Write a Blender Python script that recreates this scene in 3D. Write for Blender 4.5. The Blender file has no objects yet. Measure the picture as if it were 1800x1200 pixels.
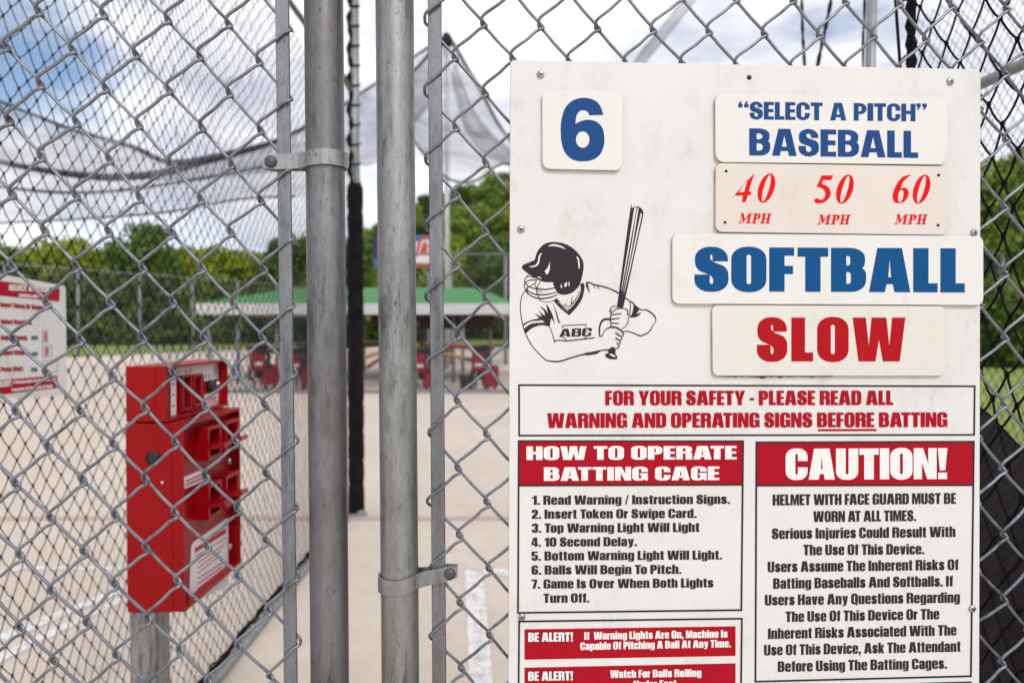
import bpy, bmesh, math, random
from mathutils import Vector, Matrix
from mathutils.geometry import tessellate_polygon, delaunay_2d_cdt
import numpy as np
random.seed(7)
SC = bpy.context.scene
COL = SC.collection
V = Vector

# ---------------------------------------------------------------- camera
EYE = V((0, 0, 1.6))
FPX = 1250.0                        # focal length in photo pixels (25 mm lens)
PITCH = math.atan(25 / FPX)
FW = V((0, math.cos(PITCH), -math.sin(PITCH)))
UPV = V((0, math.sin(PITCH), math.cos(PITCH)))
cam_d = bpy.data.cameras.new('camera')
cam = bpy.data.objects.new('camera', cam_d)
COL.objects.link(cam)
cam.location = EYE
cam.rotation_euler = (math.radians(90) - PITCH, 0, 0)
cam_d.sensor_width = 36
cam_d.lens = 25
cam_d.clip_start = 0.05
cam_d.clip_end = 2000
cam_d.dof.use_dof = True
cam_d.dof.focus_distance = 0.80
cam_d.dof.aperture_fstop = 5.4
SC.camera = cam

def ray(px, py):
    return FW * FPX + V((1, 0, 0)) * (px - 900) - UPV * (py - 600)

def at(px, py, Y):                   # point of the place at depth Y
    r = ray(px, py)
    return EYE + r * (Y / r.y)

def gnd(px, py, z=0.0):              # point of the ground
    r = ray(px, py)
    return EYE + r * ((z - EYE.z) / r.z)

def onx(px, py, X):                  # point of a wall running along the cage
    r = ray(px, py)
    return EYE + r * (X / r.x)

# ---------------------------------------------------------------- sky and sun
SUN_EL, SUN_AZ = math.radians(44), math.radians(158)   # azimuth clockwise from +Y
W = bpy.data.worlds.new('World')
SC.world = W
W.use_nodes = True
nt = W.node_tree
N, L = nt.nodes, nt.links
for n in list(N): N.remove(n)
def wn(t, **k):
    n = N.new(t)
    for a, b in k.items(): setattr(n, a, b)
    return n
sky = wn('ShaderNodeTexSky', sky_type='NISHITA', sun_disc=False)
sky.sun_elevation = SUN_EL
sky.sun_rotation = SUN_AZ
tc = wn('ShaderNodeTexCoord')
mp = wn('ShaderNodeMapping')
mp.inputs['Scale'].default_value = (1.0, 1.0, 2.6)
mp.inputs['Location'].default_value = (3.1, 0.4, 1.35)
L.new(tc.outputs['Generated'], mp.inputs['Vector'])
n1 = wn('ShaderNodeTexNoise')
n1.inputs['Scale'].default_value = 2.3
n1.inputs['Detail'].default_value = 7
n1.inputs['Roughness'].default_value = 0.55
L.new(mp.outputs[0], n1.inputs['Vector'])
cr = wn('ShaderNodeValToRGB')
cr.color_ramp.elements[0].position = 0.30
cr.color_ramp.elements[1].position = 0.46
dt = wn('ShaderNodeVectorMath', operation='DOT_PRODUCT')
L.new(tc.outputs['Generated'], dt.inputs[0])
dt.inputs[1].default_value = ray(-60, -60).normalized()      # an opening in the clouds, up on the left
mr = wn('ShaderNodeMapRange', interpolation_type='SMOOTHSTEP')
mr.inputs['From Min'].default_value = 0.970
mr.inputs['From Max'].default_value = 1.0
mr.inputs['To Max'].default_value = -0.17
L.new(dt.outputs['Value'], mr.inputs['Value'])
sm = wn('ShaderNodeMath', operation='ADD')
L.new(n1.outputs['Fac'], sm.inputs[0]); L.new(mr.outputs[0], sm.inputs[1])
L.new(sm.outputs[0], cr.inputs[0])
n2 = wn('ShaderNodeTexNoise')
n2.inputs['Scale'].default_value = 5.0
n2.inputs['Detail'].default_value = 6
L.new(mp.outputs[0], n2.inputs['Vector'])
cc = wn('ShaderNodeValToRGB')
cc.color_ramp.elements[0].position = 0.36
cc.color_ramp.elements[0].color = (5.6, 5.8, 6.8, 1)
cc.color_ramp.elements[1].position = 0.60
cc.color_ramp.elements[1].color = (8.4, 8.4, 8.7, 1)
L.new(n2.outputs['Fac'], cc.inputs[0])
mx = wn('ShaderNodeMix', data_type='RGBA')
L.new(cr.outputs[0], mx.inputs['Factor'])
L.new(sky.outputs[0], mx.inputs['A'])
L.new(cc.outputs[0], mx.inputs['B'])
bg = wn('ShaderNodeBackground')
bg.inputs['Strength'].default_value = 0.15
L.new(mx.outputs['Result'], bg.inputs['Color'])
wo = wn('ShaderNodeOutputWorld')
L.new(bg.outputs[0], wo.inputs['Surface'])

sl = bpy.data.lights.new('sun', 'SUN')
sl.energy = 1.55
sl.angle = math.radians(10)
sl.color = (1.0, 0.975, 0.94)
so = bpy.data.objects.new('sun', sl)
COL.objects.link(so)
sd = V((math.sin(SUN_AZ) * math.cos(SUN_EL), math.cos(SUN_AZ) * math.cos(SUN_EL), math.sin(SUN_EL)))
so.rotation_euler = (-sd).to_track_quat('-Z', 'Y').to_euler()
so.location = (3, -6, 9)

SC.view_settings.view_transform = 'Standard'
SC.view_settings.look = 'None'
SC.view_settings.exposure = 0.0
SC.view_settings.gamma = 1.0
SC.render.engine = 'CYCLES'
SC.cycles.max_bounces = 6
SC.cycles.transparent_max_bounces = 24
SC.cycles.use_denoising = True

# ---------------------------------------------------------------- materials
def srgb(r, g, b):
    f = lambda c: (c / 255 / 12.92) if c / 255 <= 0.04045 else ((c / 255 + 0.055) / 1.055) ** 2.4
    return (f(r), f(g), f(b), 1.0)

class Mt:
    """small helper to write node materials"""
    def __init__(s, name):
        s.m = bpy.data.materials.new(name)
        s.m.use_nodes = True
        s.t = s.m.node_tree
        s.b = s.t.nodes['Principled BSDF']
        s._co = None
    def n(s, t, **k):
        n = s.t.nodes.new(t)
        for a, b in k.items(): setattr(n, a, b)
        return n
    def l(s, a, b): s.t.links.new(a, b)
    def co(s, scale=(1, 1, 1), kind='Object'):
        tc = s.n('ShaderNodeTexCoord')
        mp = s.n('ShaderNodeMapping')
        mp.inputs['Scale'].default_value = scale
        s.l(tc.outputs[kind], mp.inputs[0])
        return mp.outputs[0]
    def noise(s, vec, scale, detail=4, rough=0.55):
        n = s.n('ShaderNodeTexNoise')
        n.inputs['Scale'].default_value = scale
        n.inputs['Detail'].default_value = detail
        n.inputs['Roughness'].default_value = rough
        s.l(vec, n.inputs['Vector'])
        return n.outputs['Fac']
    def ramp(s, fac, stops, interp='LINEAR'):
        r = s.n('ShaderNodeValToRGB')
        e = r.color_ramp.elements
        r.color_ramp.interpolation = interp
        while len(e) < len(stops): e.new(0.5)
        for el, (p, c) in zip(e, stops):
            el.position = p
            el.color = c if len(c) == 4 else (*c, 1)
        s.l(fac, r.inputs[0])
        return r.outputs[0]
    def mix(s, fac, a, b, mode='MIX'):
        m = s.n('ShaderNodeMix', data_type='RGBA', blend_type=mode)
        for k, v in (('Factor', fac), ('A', a), ('B', b)):
            if hasattr(v, 'links'): s.l(v, m.inputs[k])
            elif k == 'Factor': m.inputs[k].default_value = v
            else: m.inputs[k].default_value = v if len(v) == 4 else (*v, 1)
        return m.outputs['Result']
    def col(s, c):
        if hasattr(c, 'links'): s.l(c, s.b.inputs['Base Color'])
        else: s.b.inputs['Base Color'].default_value = c if len(c) == 4 else (*c, 1)
    def set(s, **k):
        for a, v in k.items():
            i = s.b.inputs[a.replace('_', ' ').title().replace('Ior', 'IOR')]
            if hasattr(v, 'links'): s.l(v, i)
            else: i.default_value = v
    def bump(s, h, strength=0.3, dist=0.001):
        b = s.n('ShaderNodeBump')
        b.inputs['Strength'].default_value = strength
        b.inputs['Distance'].default_value = dist
        s.l(h, b.inputs['Height'])
        s.l(b.outputs[0], s.b.inputs['Normal'])

BW = lambda v: (v, v, v, 1)

def m_plain(name, c, rough=0.6, metallic=0.0, var=0.12, scale=6.0, bump=0.0, spec=0.5):
    m = Mt(name)
    f = m.noise(m.co(), scale, 5)
    lo = tuple(x * (1 - var) for x in c[:3]) + (1,)
    hi = tuple(min(1, x * (1 + var)) for x in c[:3]) + (1,)
    m.col(m.ramp(f, [(0.3, lo), (0.7, hi)]))
    m.set(roughness=rough, metallic=metallic)
    m.b.inputs['Specular IOR Level'].default_value = spec
    if bump: m.bump(f, bump, 0.002)
    return m.m

def m_galv(name, base=(0.40, 0.41, 0.42), warm=0.0, spangle=55, stain=0.6, metal=0.8, rough=(0.40, 0.58)):
    m = Mt(name)
    v = m.co()
    vs = m.co((1, 1, 0.12))
    vo = m.n('ShaderNodeTexVoronoi')
    vo.inputs['Scale'].default_value = spangle
    nd = m.n('ShaderNodeMix', data_type='VECTOR')
    nz = m.n('ShaderNodeTexNoise'); nz.inputs['Scale'].default_value = 60
    m.l(v, nz.inputs['Vector'])
    nd.inputs['Factor'].default_value = 0.035
    m.l(v, nd.inputs['A']); m.l(nz.outputs['Color'], nd.inputs['B'])
    m.l(nd.outputs['Result'], vo.inputs['Vector'])
    b = base
    c0 = m.ramp(vo.outputs['Color'], [(0.1, tuple(x * 0.93 for x in b)), (0.9, tuple(min(1, x * 1.09) for x in b))])
    big = m.noise(v, 7, 6, 0.65)
    gr = m.noise(m.co((1, 1, .35)), 260, 4, .7)
    c0 = m.mix(m.ramp(gr, [(0.32, BW(.5)), (0.62, BW(0))]), c0, tuple(x * 0.62 for x in b))
    fl = m.noise(m.co((1, 1, 0.10)), 60, 5, .7)
    c0 = m.mix(m.ramp(fl, [(0.45, BW(0)), (0.70, BW(.6))]), c0, tuple(min(1, x * 1.5) for x in b))
    c1 = m.mix(m.ramp(big, [(0.35, BW(0)), (0.7, BW(1))]), c0, m.mix(1.0, c0, (1.22, 1.22, 1.2, 1), 'MULTIPLY'))
    streak = m.noise(vs, 90, 5, 0.7)
    clus = m.noise(m.co((1, 1, 0.45)), 13, 5, 0.7)
    mk = m.mix(1.0, m.ramp(streak, [(0.40, BW(1)), (0.53, BW(0))]), m.ramp(clus, [(0.46, BW(0)), (0.60, BW(stain * 1.3))]), 'MULTIPLY')
    c2 = m.mix(mk, c1, tuple(x * 0.28 for x in b))
    sp = m.noise(m.co((1, 1, 0.5)), 160, 3, 0.7)
    c3 = m.mix(m.ramp(sp, [(0.27, BW(0.8)), (0.37, BW(0))]), c2, (0.05, 0.045, 0.04, 1))
    ru = m.noise(m.co((1, 1, 0.22)), 26, 6, 0.75)
    c4 = m.mix(m.ramp(ru, [(0.66, BW(0)), (0.76, BW(0.75))]), c3, (0.27, 0.13, 0.05, 1))
    if warm:
        bn = m.noise(v, 3.1, 5, 0.6)
        c4 = m.mix(m.ramp(bn, [(0.42, BW(0)), (0.66, BW(warm))]), c4, (0.12, 0.098, 0.08, 1))
    m.col(c4)
    m.set(metallic=metal, roughness=m.ramp(big, [(0.2, BW(rough[0])), (0.8, BW(rough[1]))]))
    m.bump(sp, 0.25, 0.0006)
    return m.m

def m_paint(name, c, rough=0.35, wear=0.1):
    m = Mt(name)
    f = m.noise(m.co(), 25, 6, 0.7)
    g = m.noise(m.co(), 4, 4)
    base = m.mix(m.ramp(g, [(0.35, BW(0)), (0.7, BW(1))]), tuple(x * 0.85 for x in c[:3]), tuple(min(1, x * 1.1) for x in c[:3]))
    m.col(m.mix(m.ramp(f, [(0.70, BW(0)), (0.80, BW(wear))]), base, (0.03, 0.02, 0.02, 1)))
    m.set(roughness=m.ramp(f, [(0.3, BW(rough * 0.8)), (0.7, BW(rough * 1.3))]))
    m.b.inputs['Specular IOR Level'].default_value = 0.22
    return m.m

def m_board(name, c, dirt=0.5):
    m = Mt(name)
    v = m.co()
    st = m.noise(m.co((1, 1, 0.6)), 30, 8, 0.75)
    big = m.noise(v, 5, 5, 0.6)
    f = m.n('ShaderNodeMath', operation='MULTIPLY')
    m.l(m.ramp(st, [(0.50, BW(0)), (0.66, BW(1))]), f.inputs[0])
    m.l(m.ramp(big, [(0.42, BW(0)), (0.68, BW(dirt))]), f.inputs[1])
    c1 = m.mix(m.ramp(big, [(0.3, BW(0)), (0.7, BW(1))]), c, tuple(x * 0.94 for x in c[:3]))
    c2 = m.mix(f.outputs[0], c1, tuple(x * y for x, y in zip(c[:3], (0.74, 0.71, 0.66))))
    sp = m.noise(v, 300, 2, 0.6)
    c3 = m.mix(m.ramp(sp, [(0.76, BW(0)), (0.82, BW(0.45))]), c2, (0.20, 0.15, 0.10, 1))
    m.col(c3)
    m.set(roughness=m.ramp(st, [(0.3, BW(0.42)), (0.7, BW(0.6))]))
    m.bump(st, 0.06, 0.0004)
    return m.m

def m_vinyl(name, c, wear=0.25):
    m = Mt(name)
    v = m.co()
    g = m.noise(v, 700, 3, 0.6)
    sc = m.noise(m.co((1, 1, 0.25)), 70, 5, 0.75)
    a = m.mix(m.ramp(g, [(0.3, BW(0)), (0.7, BW(1))]), tuple(x * 0.9 for x in c[:3]), tuple(min(1, x * 1.12 + 0.004) for x in c[:3]))
    m.col(m.mix(m.ramp(sc, [(0.66, BW(0)), (0.80, BW(wear))]), a, tuple(0.6 * x + 0.22 for x in c[:3])))
    m.set(roughness=0.55)
    m.b.inputs['Specular IOR Level'].default_value = 0.15
    return m.m

M = {}
M['board'] = m_board('sign_white', (0.74, 0.728, 0.70), 0.9)
M['plate'] = m_board('plate_white', (0.77, 0.755, 0.715), 0.6)
M['plate_cream'] = m_board('plate_cream', (0.735, 0.71, 0.645), 0.6)
M['plate_pink'] = m_board('plate_pink', (0.735, 0.665, 0.605), 0.6)
M['board_edge'] = m_plain('board_edge', (0.42, 0.36, 0.27), 0.8, var=0.35, scale=60)
M['ink_black'] = m_vinyl('ink_black', (0.028, 0.024, 0.030), 0.10)
M['ink_red'] = m_vinyl('ink_red', srgb(166, 2, 28), 0.12)
M['ink_red2'] = m_vinyl('ink_red_slow', srgb(172, 4, 20), 0.35)
M['ink_bright'] = m_vinyl('ink_bright_red', srgb(226, 0, 4), 0.12)
M['ink_blue'] = m_vinyl('ink_blue', srgb(24, 70, 128), 0.12)
M['ink_blue2'] = m_vinyl('ink_blue_softball', srgb(0, 76, 130), 0.2)
M['ink_white'] = m_vinyl('ink_white', (0.80, 0.78, 0.75), 0.0)
M['galv'] = m_galv('galvanised_post', (0.275, 0.28, 0.277))
M['galv_brown'] = m_galv('weathered_post', (0.205, 0.208, 0.218), warm=0.75, spangle=38)
M['galv_bar'] = m_galv('galvanised_bar', (0.20, 0.207, 0.22), spangle=120, stain=0.45)
M['galv_strap'] = m_galv('galvanised_strap', (0.29, 0.29, 0.295), spangle=80, stain=0.3)
M['bolt'] = m_galv('bolt_head', (0.085, 0.085, 0.10), spangle=160, stain=0.3, metal=0.5)
M['screw'] = m_plain('screw_steel', (0.42, 0.44, 0.47), 0.3, 0.9, 0.2, 300)
M['wire'] = m_galv('galvanised_wire', (0.192, 0.203, 0.228), spangle=240, stain=0.6, metal=0.6, rough=(0.30, 0.48))
M['pole'] = m_galv('net_pole', (0.24, 0.25, 0.255), spangle=20, stain=0.4, metal=0.35)
M['net'] = m_plain('black_twine', (0.008, 0.0075, 0.010), 0.85, var=0.5, scale=900, bump=0.3, spec=0.1)
M['rope'] = m_plain('black_rope', (0.010, 0.009, 0.010), 0.85, var=0.5, scale=300, bump=0.5, spec=0.1)
M['hole'] = m_plain('drill_hole', (0.03, 0.022, 0.015), 0.9, var=0.5, scale=500)
# ---------------------------------------------------------------- mesh helpers
ORG = {}                              # world origin of every object built here

def prop(o, label=None, cat=None, group=None, kind=None):
    if label: o['label'] = label
    if cat: o['category'] = cat
    if group: o['group'] = group
    if kind: o['kind'] = kind
    return o

def thing(name, label, cat, loc=(0, 0, 0), group=None):
    o = bpy.data.objects.new(name, None)
    COL.objects.link(o)
    o.location = loc
    o.empty_display_size = 0.1
    ORG[o.name] = V(loc)
    return prop(o, label, cat, group)

class MB:
    def __init__(s): s.v = []; s.f = []; s.mi = []; s.cur = 0
    def add(s, vs, fs):
        k = len(s.v)
        s.v += [V(p) for p in vs]
        for f in fs:
            s.f.append([i + k for i in f]); s.mi.append(s.cur)
    def box(s, c, size, rz=0.0, bev=0.0):
        hx, hy, hz = (d / 2 for d in size)
        if bev > 0:
            b = bev; vs = []; 
            # chamfered box: three shells
            for sx in (-1, 1):
                for sy in (-1, 1):
                    for sz in (-1, 1):
                        vs += [(sx * (hx - b), sy * (hy - b), sz * hz), (sx * (hx - b), sy * hy, sz * (hz - b)), (sx * hx, sy * (hy - b), sz * (hz - b))]
            bm = bmesh.new()
            for p in vs: bm.verts.new(p)
            bmesh.ops.convex_hull(bm, input=bm.verts)
            bm.verts.index_update()
            vv = [v.co.copy() for v in bm.verts]; ff = [[v.index for v in f.verts] for f in bm.faces]
            bm.free()
        else:
            vv = [V((x, y, z)) for x in (-hx, hx) for y in (-hy, hy) for z in (-hz, hz)]
            ff = [(0, 1, 3, 2), (4, 6, 7, 5), (0, 4, 5, 1), (2, 3, 7, 6), (0, 2, 6, 4), (1, 5, 7, 3)]
        R = Matrix.Rotation(rz, 3, 'Z')
        c = V(c)
        s.add([R @ p + c for p in vv], ff)
    def span(s, a, b, bev=0.0):
        a, b = V(a), V(b)
        s.box((a + b) / 2, [abs(q) for q in (b - a)], 0, bev)
    def tube(s, pts, r, n=8, cap=True, closed=False):
        pts = [V(p) for p in pts]
        m = len(pts)
        rr = r if isinstance(r, (list, tuple)) else [r] * m
        rings = []
        up = None
        for i in range(m):
            if closed: t = pts[(i + 1) % m] - pts[i - 1]
            else: t = pts[min(i + 1, m - 1)] - pts[max(i - 1, 0)]
            if t.length < 1e-9: t = V((0, 0, 1))
            t.normalize()
            if up is None:
                up = V((0, 0, 1)) if abs(t.z) < 0.9 else V((1, 0, 0))
            a = up - t * up.dot(t)
            if a.length < 1e-6: a = t.orthogonal()
            a.normalize(); up = a
            b = t.cross(a)
            rings.append([pts[i] + (a * math.cos(2 * math.pi * k / n) + b * math.sin(2 * math.pi * k / n)) * rr[i] for k in range(n)])
        vs = [p for g in rings for p in g]
        fs = []
        for i in range(m if closed else m - 1):
            j = (i + 1) % m
            for k in range(n):
                q = (k + 1) % n
                fs.append((i * n + k, i * n + q, j * n + q, j * n + k))
        if cap and not closed:
            fs.append(tuple(range(n))[::-1])
            fs.append(tuple((m - 1) * n + k for k in range(n)))
        s.add(vs, fs)
    def lathe(s, prof, base, axis=(0, 0, 1), n=16):
        ax = V(axis).normalized()
        a = ax.orthogonal().normalized(); b = ax.cross(a)
        base = V(base)
        vs = []; fs = []
        for (r, h) in prof:
            for k in range(n):
                t = 2 * math.pi * k / n
                vs.append(base + ax * h + (a * math.cos(t) + b * math.sin(t)) * r)
        for i in range(len(prof) - 1):
            for k in range(n):
                q = (k + 1) % n
                fs.append((i * n + k, i * n + q, (i + 1) * n + q, (i + 1) * n + k))
        fs.append(tuple(range(n))[::-1])
        fs.append(tuple((len(prof) - 1) * n + k for k in range(n)))
        s.add(vs, fs)
    def poly(s, outer, holes, fn):
        """filled flat polygon with holes; fn maps (x, y) to a point"""
        vs, es = [], []
        for l in [outer] + list(holes):
            k = len(vs); m = len(l)
            vs += [V((p[0], p[1])) for p in l]
            es += [(k + i, k + (i + 1) % m) for i in range(m)]
        r = delaunay_2d_cdt(vs, es, [], 0, 1e-7)
        A = np.array([tuple(p) for p in vs]); Bq = np.array([tuple(vs[j]) for i, j in es])
        co = np.array([tuple(p) for p in r[0]])
        tri = [tuple(t) for t in r[2]]
        cen = co[np.array(tri)].mean(1)
        x1, y1, x2, y2 = A[:, 0], A[:, 1], Bq[:, 0], Bq[:, 1]
        cy = cen[:, 1:2]; cx = cen[:, 0:1]
        dy = np.where(y2 == y1, 1e-12, y2 - y1)
        hit = ((y1 > cy) != (y2 > cy)) & (cx < (x2 - x1) * (cy - y1) / dy + x1)
        ins = hit.sum(1) % 2 == 1
        s.add([fn(p[0], p[1]) for p in co], [t for t, q in zip(tri, ins) if q])
    def prism(s, outer, fn0, fn1, side=None):
        """closed solid between two images of one outline"""
        n = len(outer)
        tri = tessellate_polygon([[V((p[0], p[1], 0)) for p in outer]])
        vs = [fn0(*p[:2]) for p in outer] + [fn1(*p[:2]) for p in outer]
        s.add(vs, [tuple(t) for t in tri] + [tuple(i + n for i in t)[::-1] for t in tri])
        c = s.cur
        if side is not None: s.cur = side
        s.add(vs, [(i, (i + 1) % n, (i + 1) % n + n, i + n) for i in range(n)])
        s.cur = c
    def build(s, name, mats, parent=None, smooth=False, loc=None, fix=False):
        org = ORG[parent.name] if parent is not None else V(loc or (0, 0, 0))
        me = bpy.data.meshes.new(name)
        me.from_pydata([tuple(p - org) for p in s.v], [], s.f)
        if not isinstance(mats, (list, tuple)): mats = [mats]
        for m in mats: me.materials.append(m)
        if len(mats) > 1: me.polygons.foreach_set('material_index', s.mi)
        if fix:
            bm = bmesh.new(); bm.from_mesh(me)
            bmesh.ops.recalc_face_normals(bm, faces=bm.faces)
            bm.to_mesh(me); bm.free()
        if smooth: me.polygons.foreach_set('use_smooth', [True] * len(me.polygons))
        me.update()
        o = bpy.data.objects.new(name, me)
        COL.objects.link(o)
        if parent is not None: o.parent = parent
        else: o.location = org
        ORG[o.name] = org
        return o

def copy_tree(o, parent=None):
    c = o.copy(); COL.objects.link(c)
    if parent is not None: c.parent = parent
    for ch in list(o.children): copy_tree(ch, c)
    return c

def crom(pts, n=6, closed=False):     # Catmull-Rom through points of any dimension
    P = [np.array(p, float) for p in pts]
    m = len(P); out = []
    rng = range(m if closed else m - 1)
    for i in rng:
        p1, p2 = P[i], P[(i + 1) % m]
        p0 = P[i - 1] if (closed or i > 0) else 2 * p1 - p2
        p3 = P[(i + 2) % m] if (closed or i + 2 < m) else 2 * p2 - p1
        for k in range(n):
            t = k / n
            out.append(0.5 * (2 * p1 + (p2 - p0) * t + (2 * p0 - 5 * p1 + 4 * p2 - p3) * t * t + (3 * p1 - p0 - 3 * p2 + p3) * t ** 3))
    if not closed: out.append(P[-1])
    return out

def rpoly(pts, n=5):                  # polygon with rounded corners: (x, y[, r or (r_in, r_out)])
    out = []; m = len(pts)
    for i, p in enumerate(pts):
        x, y = p[0], p[1]
        r = p[2] if len(p) > 2 else 0
        if not r: out.append((x, y)); continue
        ri, ro = r if isinstance(r, tuple) else (r, r)
        a, b = pts[i - 1], pts[(i + 1) % m]
        la = math.hypot(a[0] - x, a[1] - y); lb = math.hypot(b[0] - x, b[1] - y)
        ri = min(ri, la * (0.499 if len(a) > 2 and a[2] else 0.98)); ro = min(ro, lb * (0.499 if len(b) > 2 and b[2] else 0.98))
        p0 = (x + (a[0] - x) * ri / la, y + (a[1] - y) * ri / la)
        p3 = (x + (b[0] - x) * ro / lb, y + (b[1] - y) * ro / lb)
        k = 0.45
        c1 = (x + (p0[0] - x) * k, y + (p0[1] - y) * k); c2 = (x + (p3[0] - x) * k, y + (p3[1] - y) * k)
        for j in range(n + 1):
            t = j / n; u = 1 - t
            out.append(tuple(u**3 * p0[q] + 3*u*u*t * c1[q] + 3*u*t*t * c2[q] + t**3 * p3[q] for q in (0, 1)))
    return out

# ---------------------------------------------------------------- heavy condensed lettering
class Face:
    def __init__(s, stem=26, bar=17, R=24, ri=4, wide=1.0, lower=24.5): s.s, s.t, s.R, s.ri, s.k, s.sl = stem, bar, R, ri, wide, lower
WID = dict(A=73, B=62, C=61, D=62, E=46, F=44, G=62, H=64, I=26, L=43, M=80, N=64, O=62, P=58, R=63, S=60, T=54, U=62, V=68, W=104, Y=66, Q=62,
           a=53, b=55, c=52, d=55, e=54, f=33, g=55, h=55, i=24.5, j=28, k=56, l=24.5, m=84, n=55, o=54, p=55, q=55, r=37, s=51, t=35, u=55, v=54, w=80, y=54)
WID.update({'0': 60, '1': 42, '2': 56, '3': 57, '4': 58, '5': 57, '6': 58, '7': 50, '.': 22, ',': 22, '-': 28, '/': 34, '!': 27, '“': 48, '”': 48, ':': 22})

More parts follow.
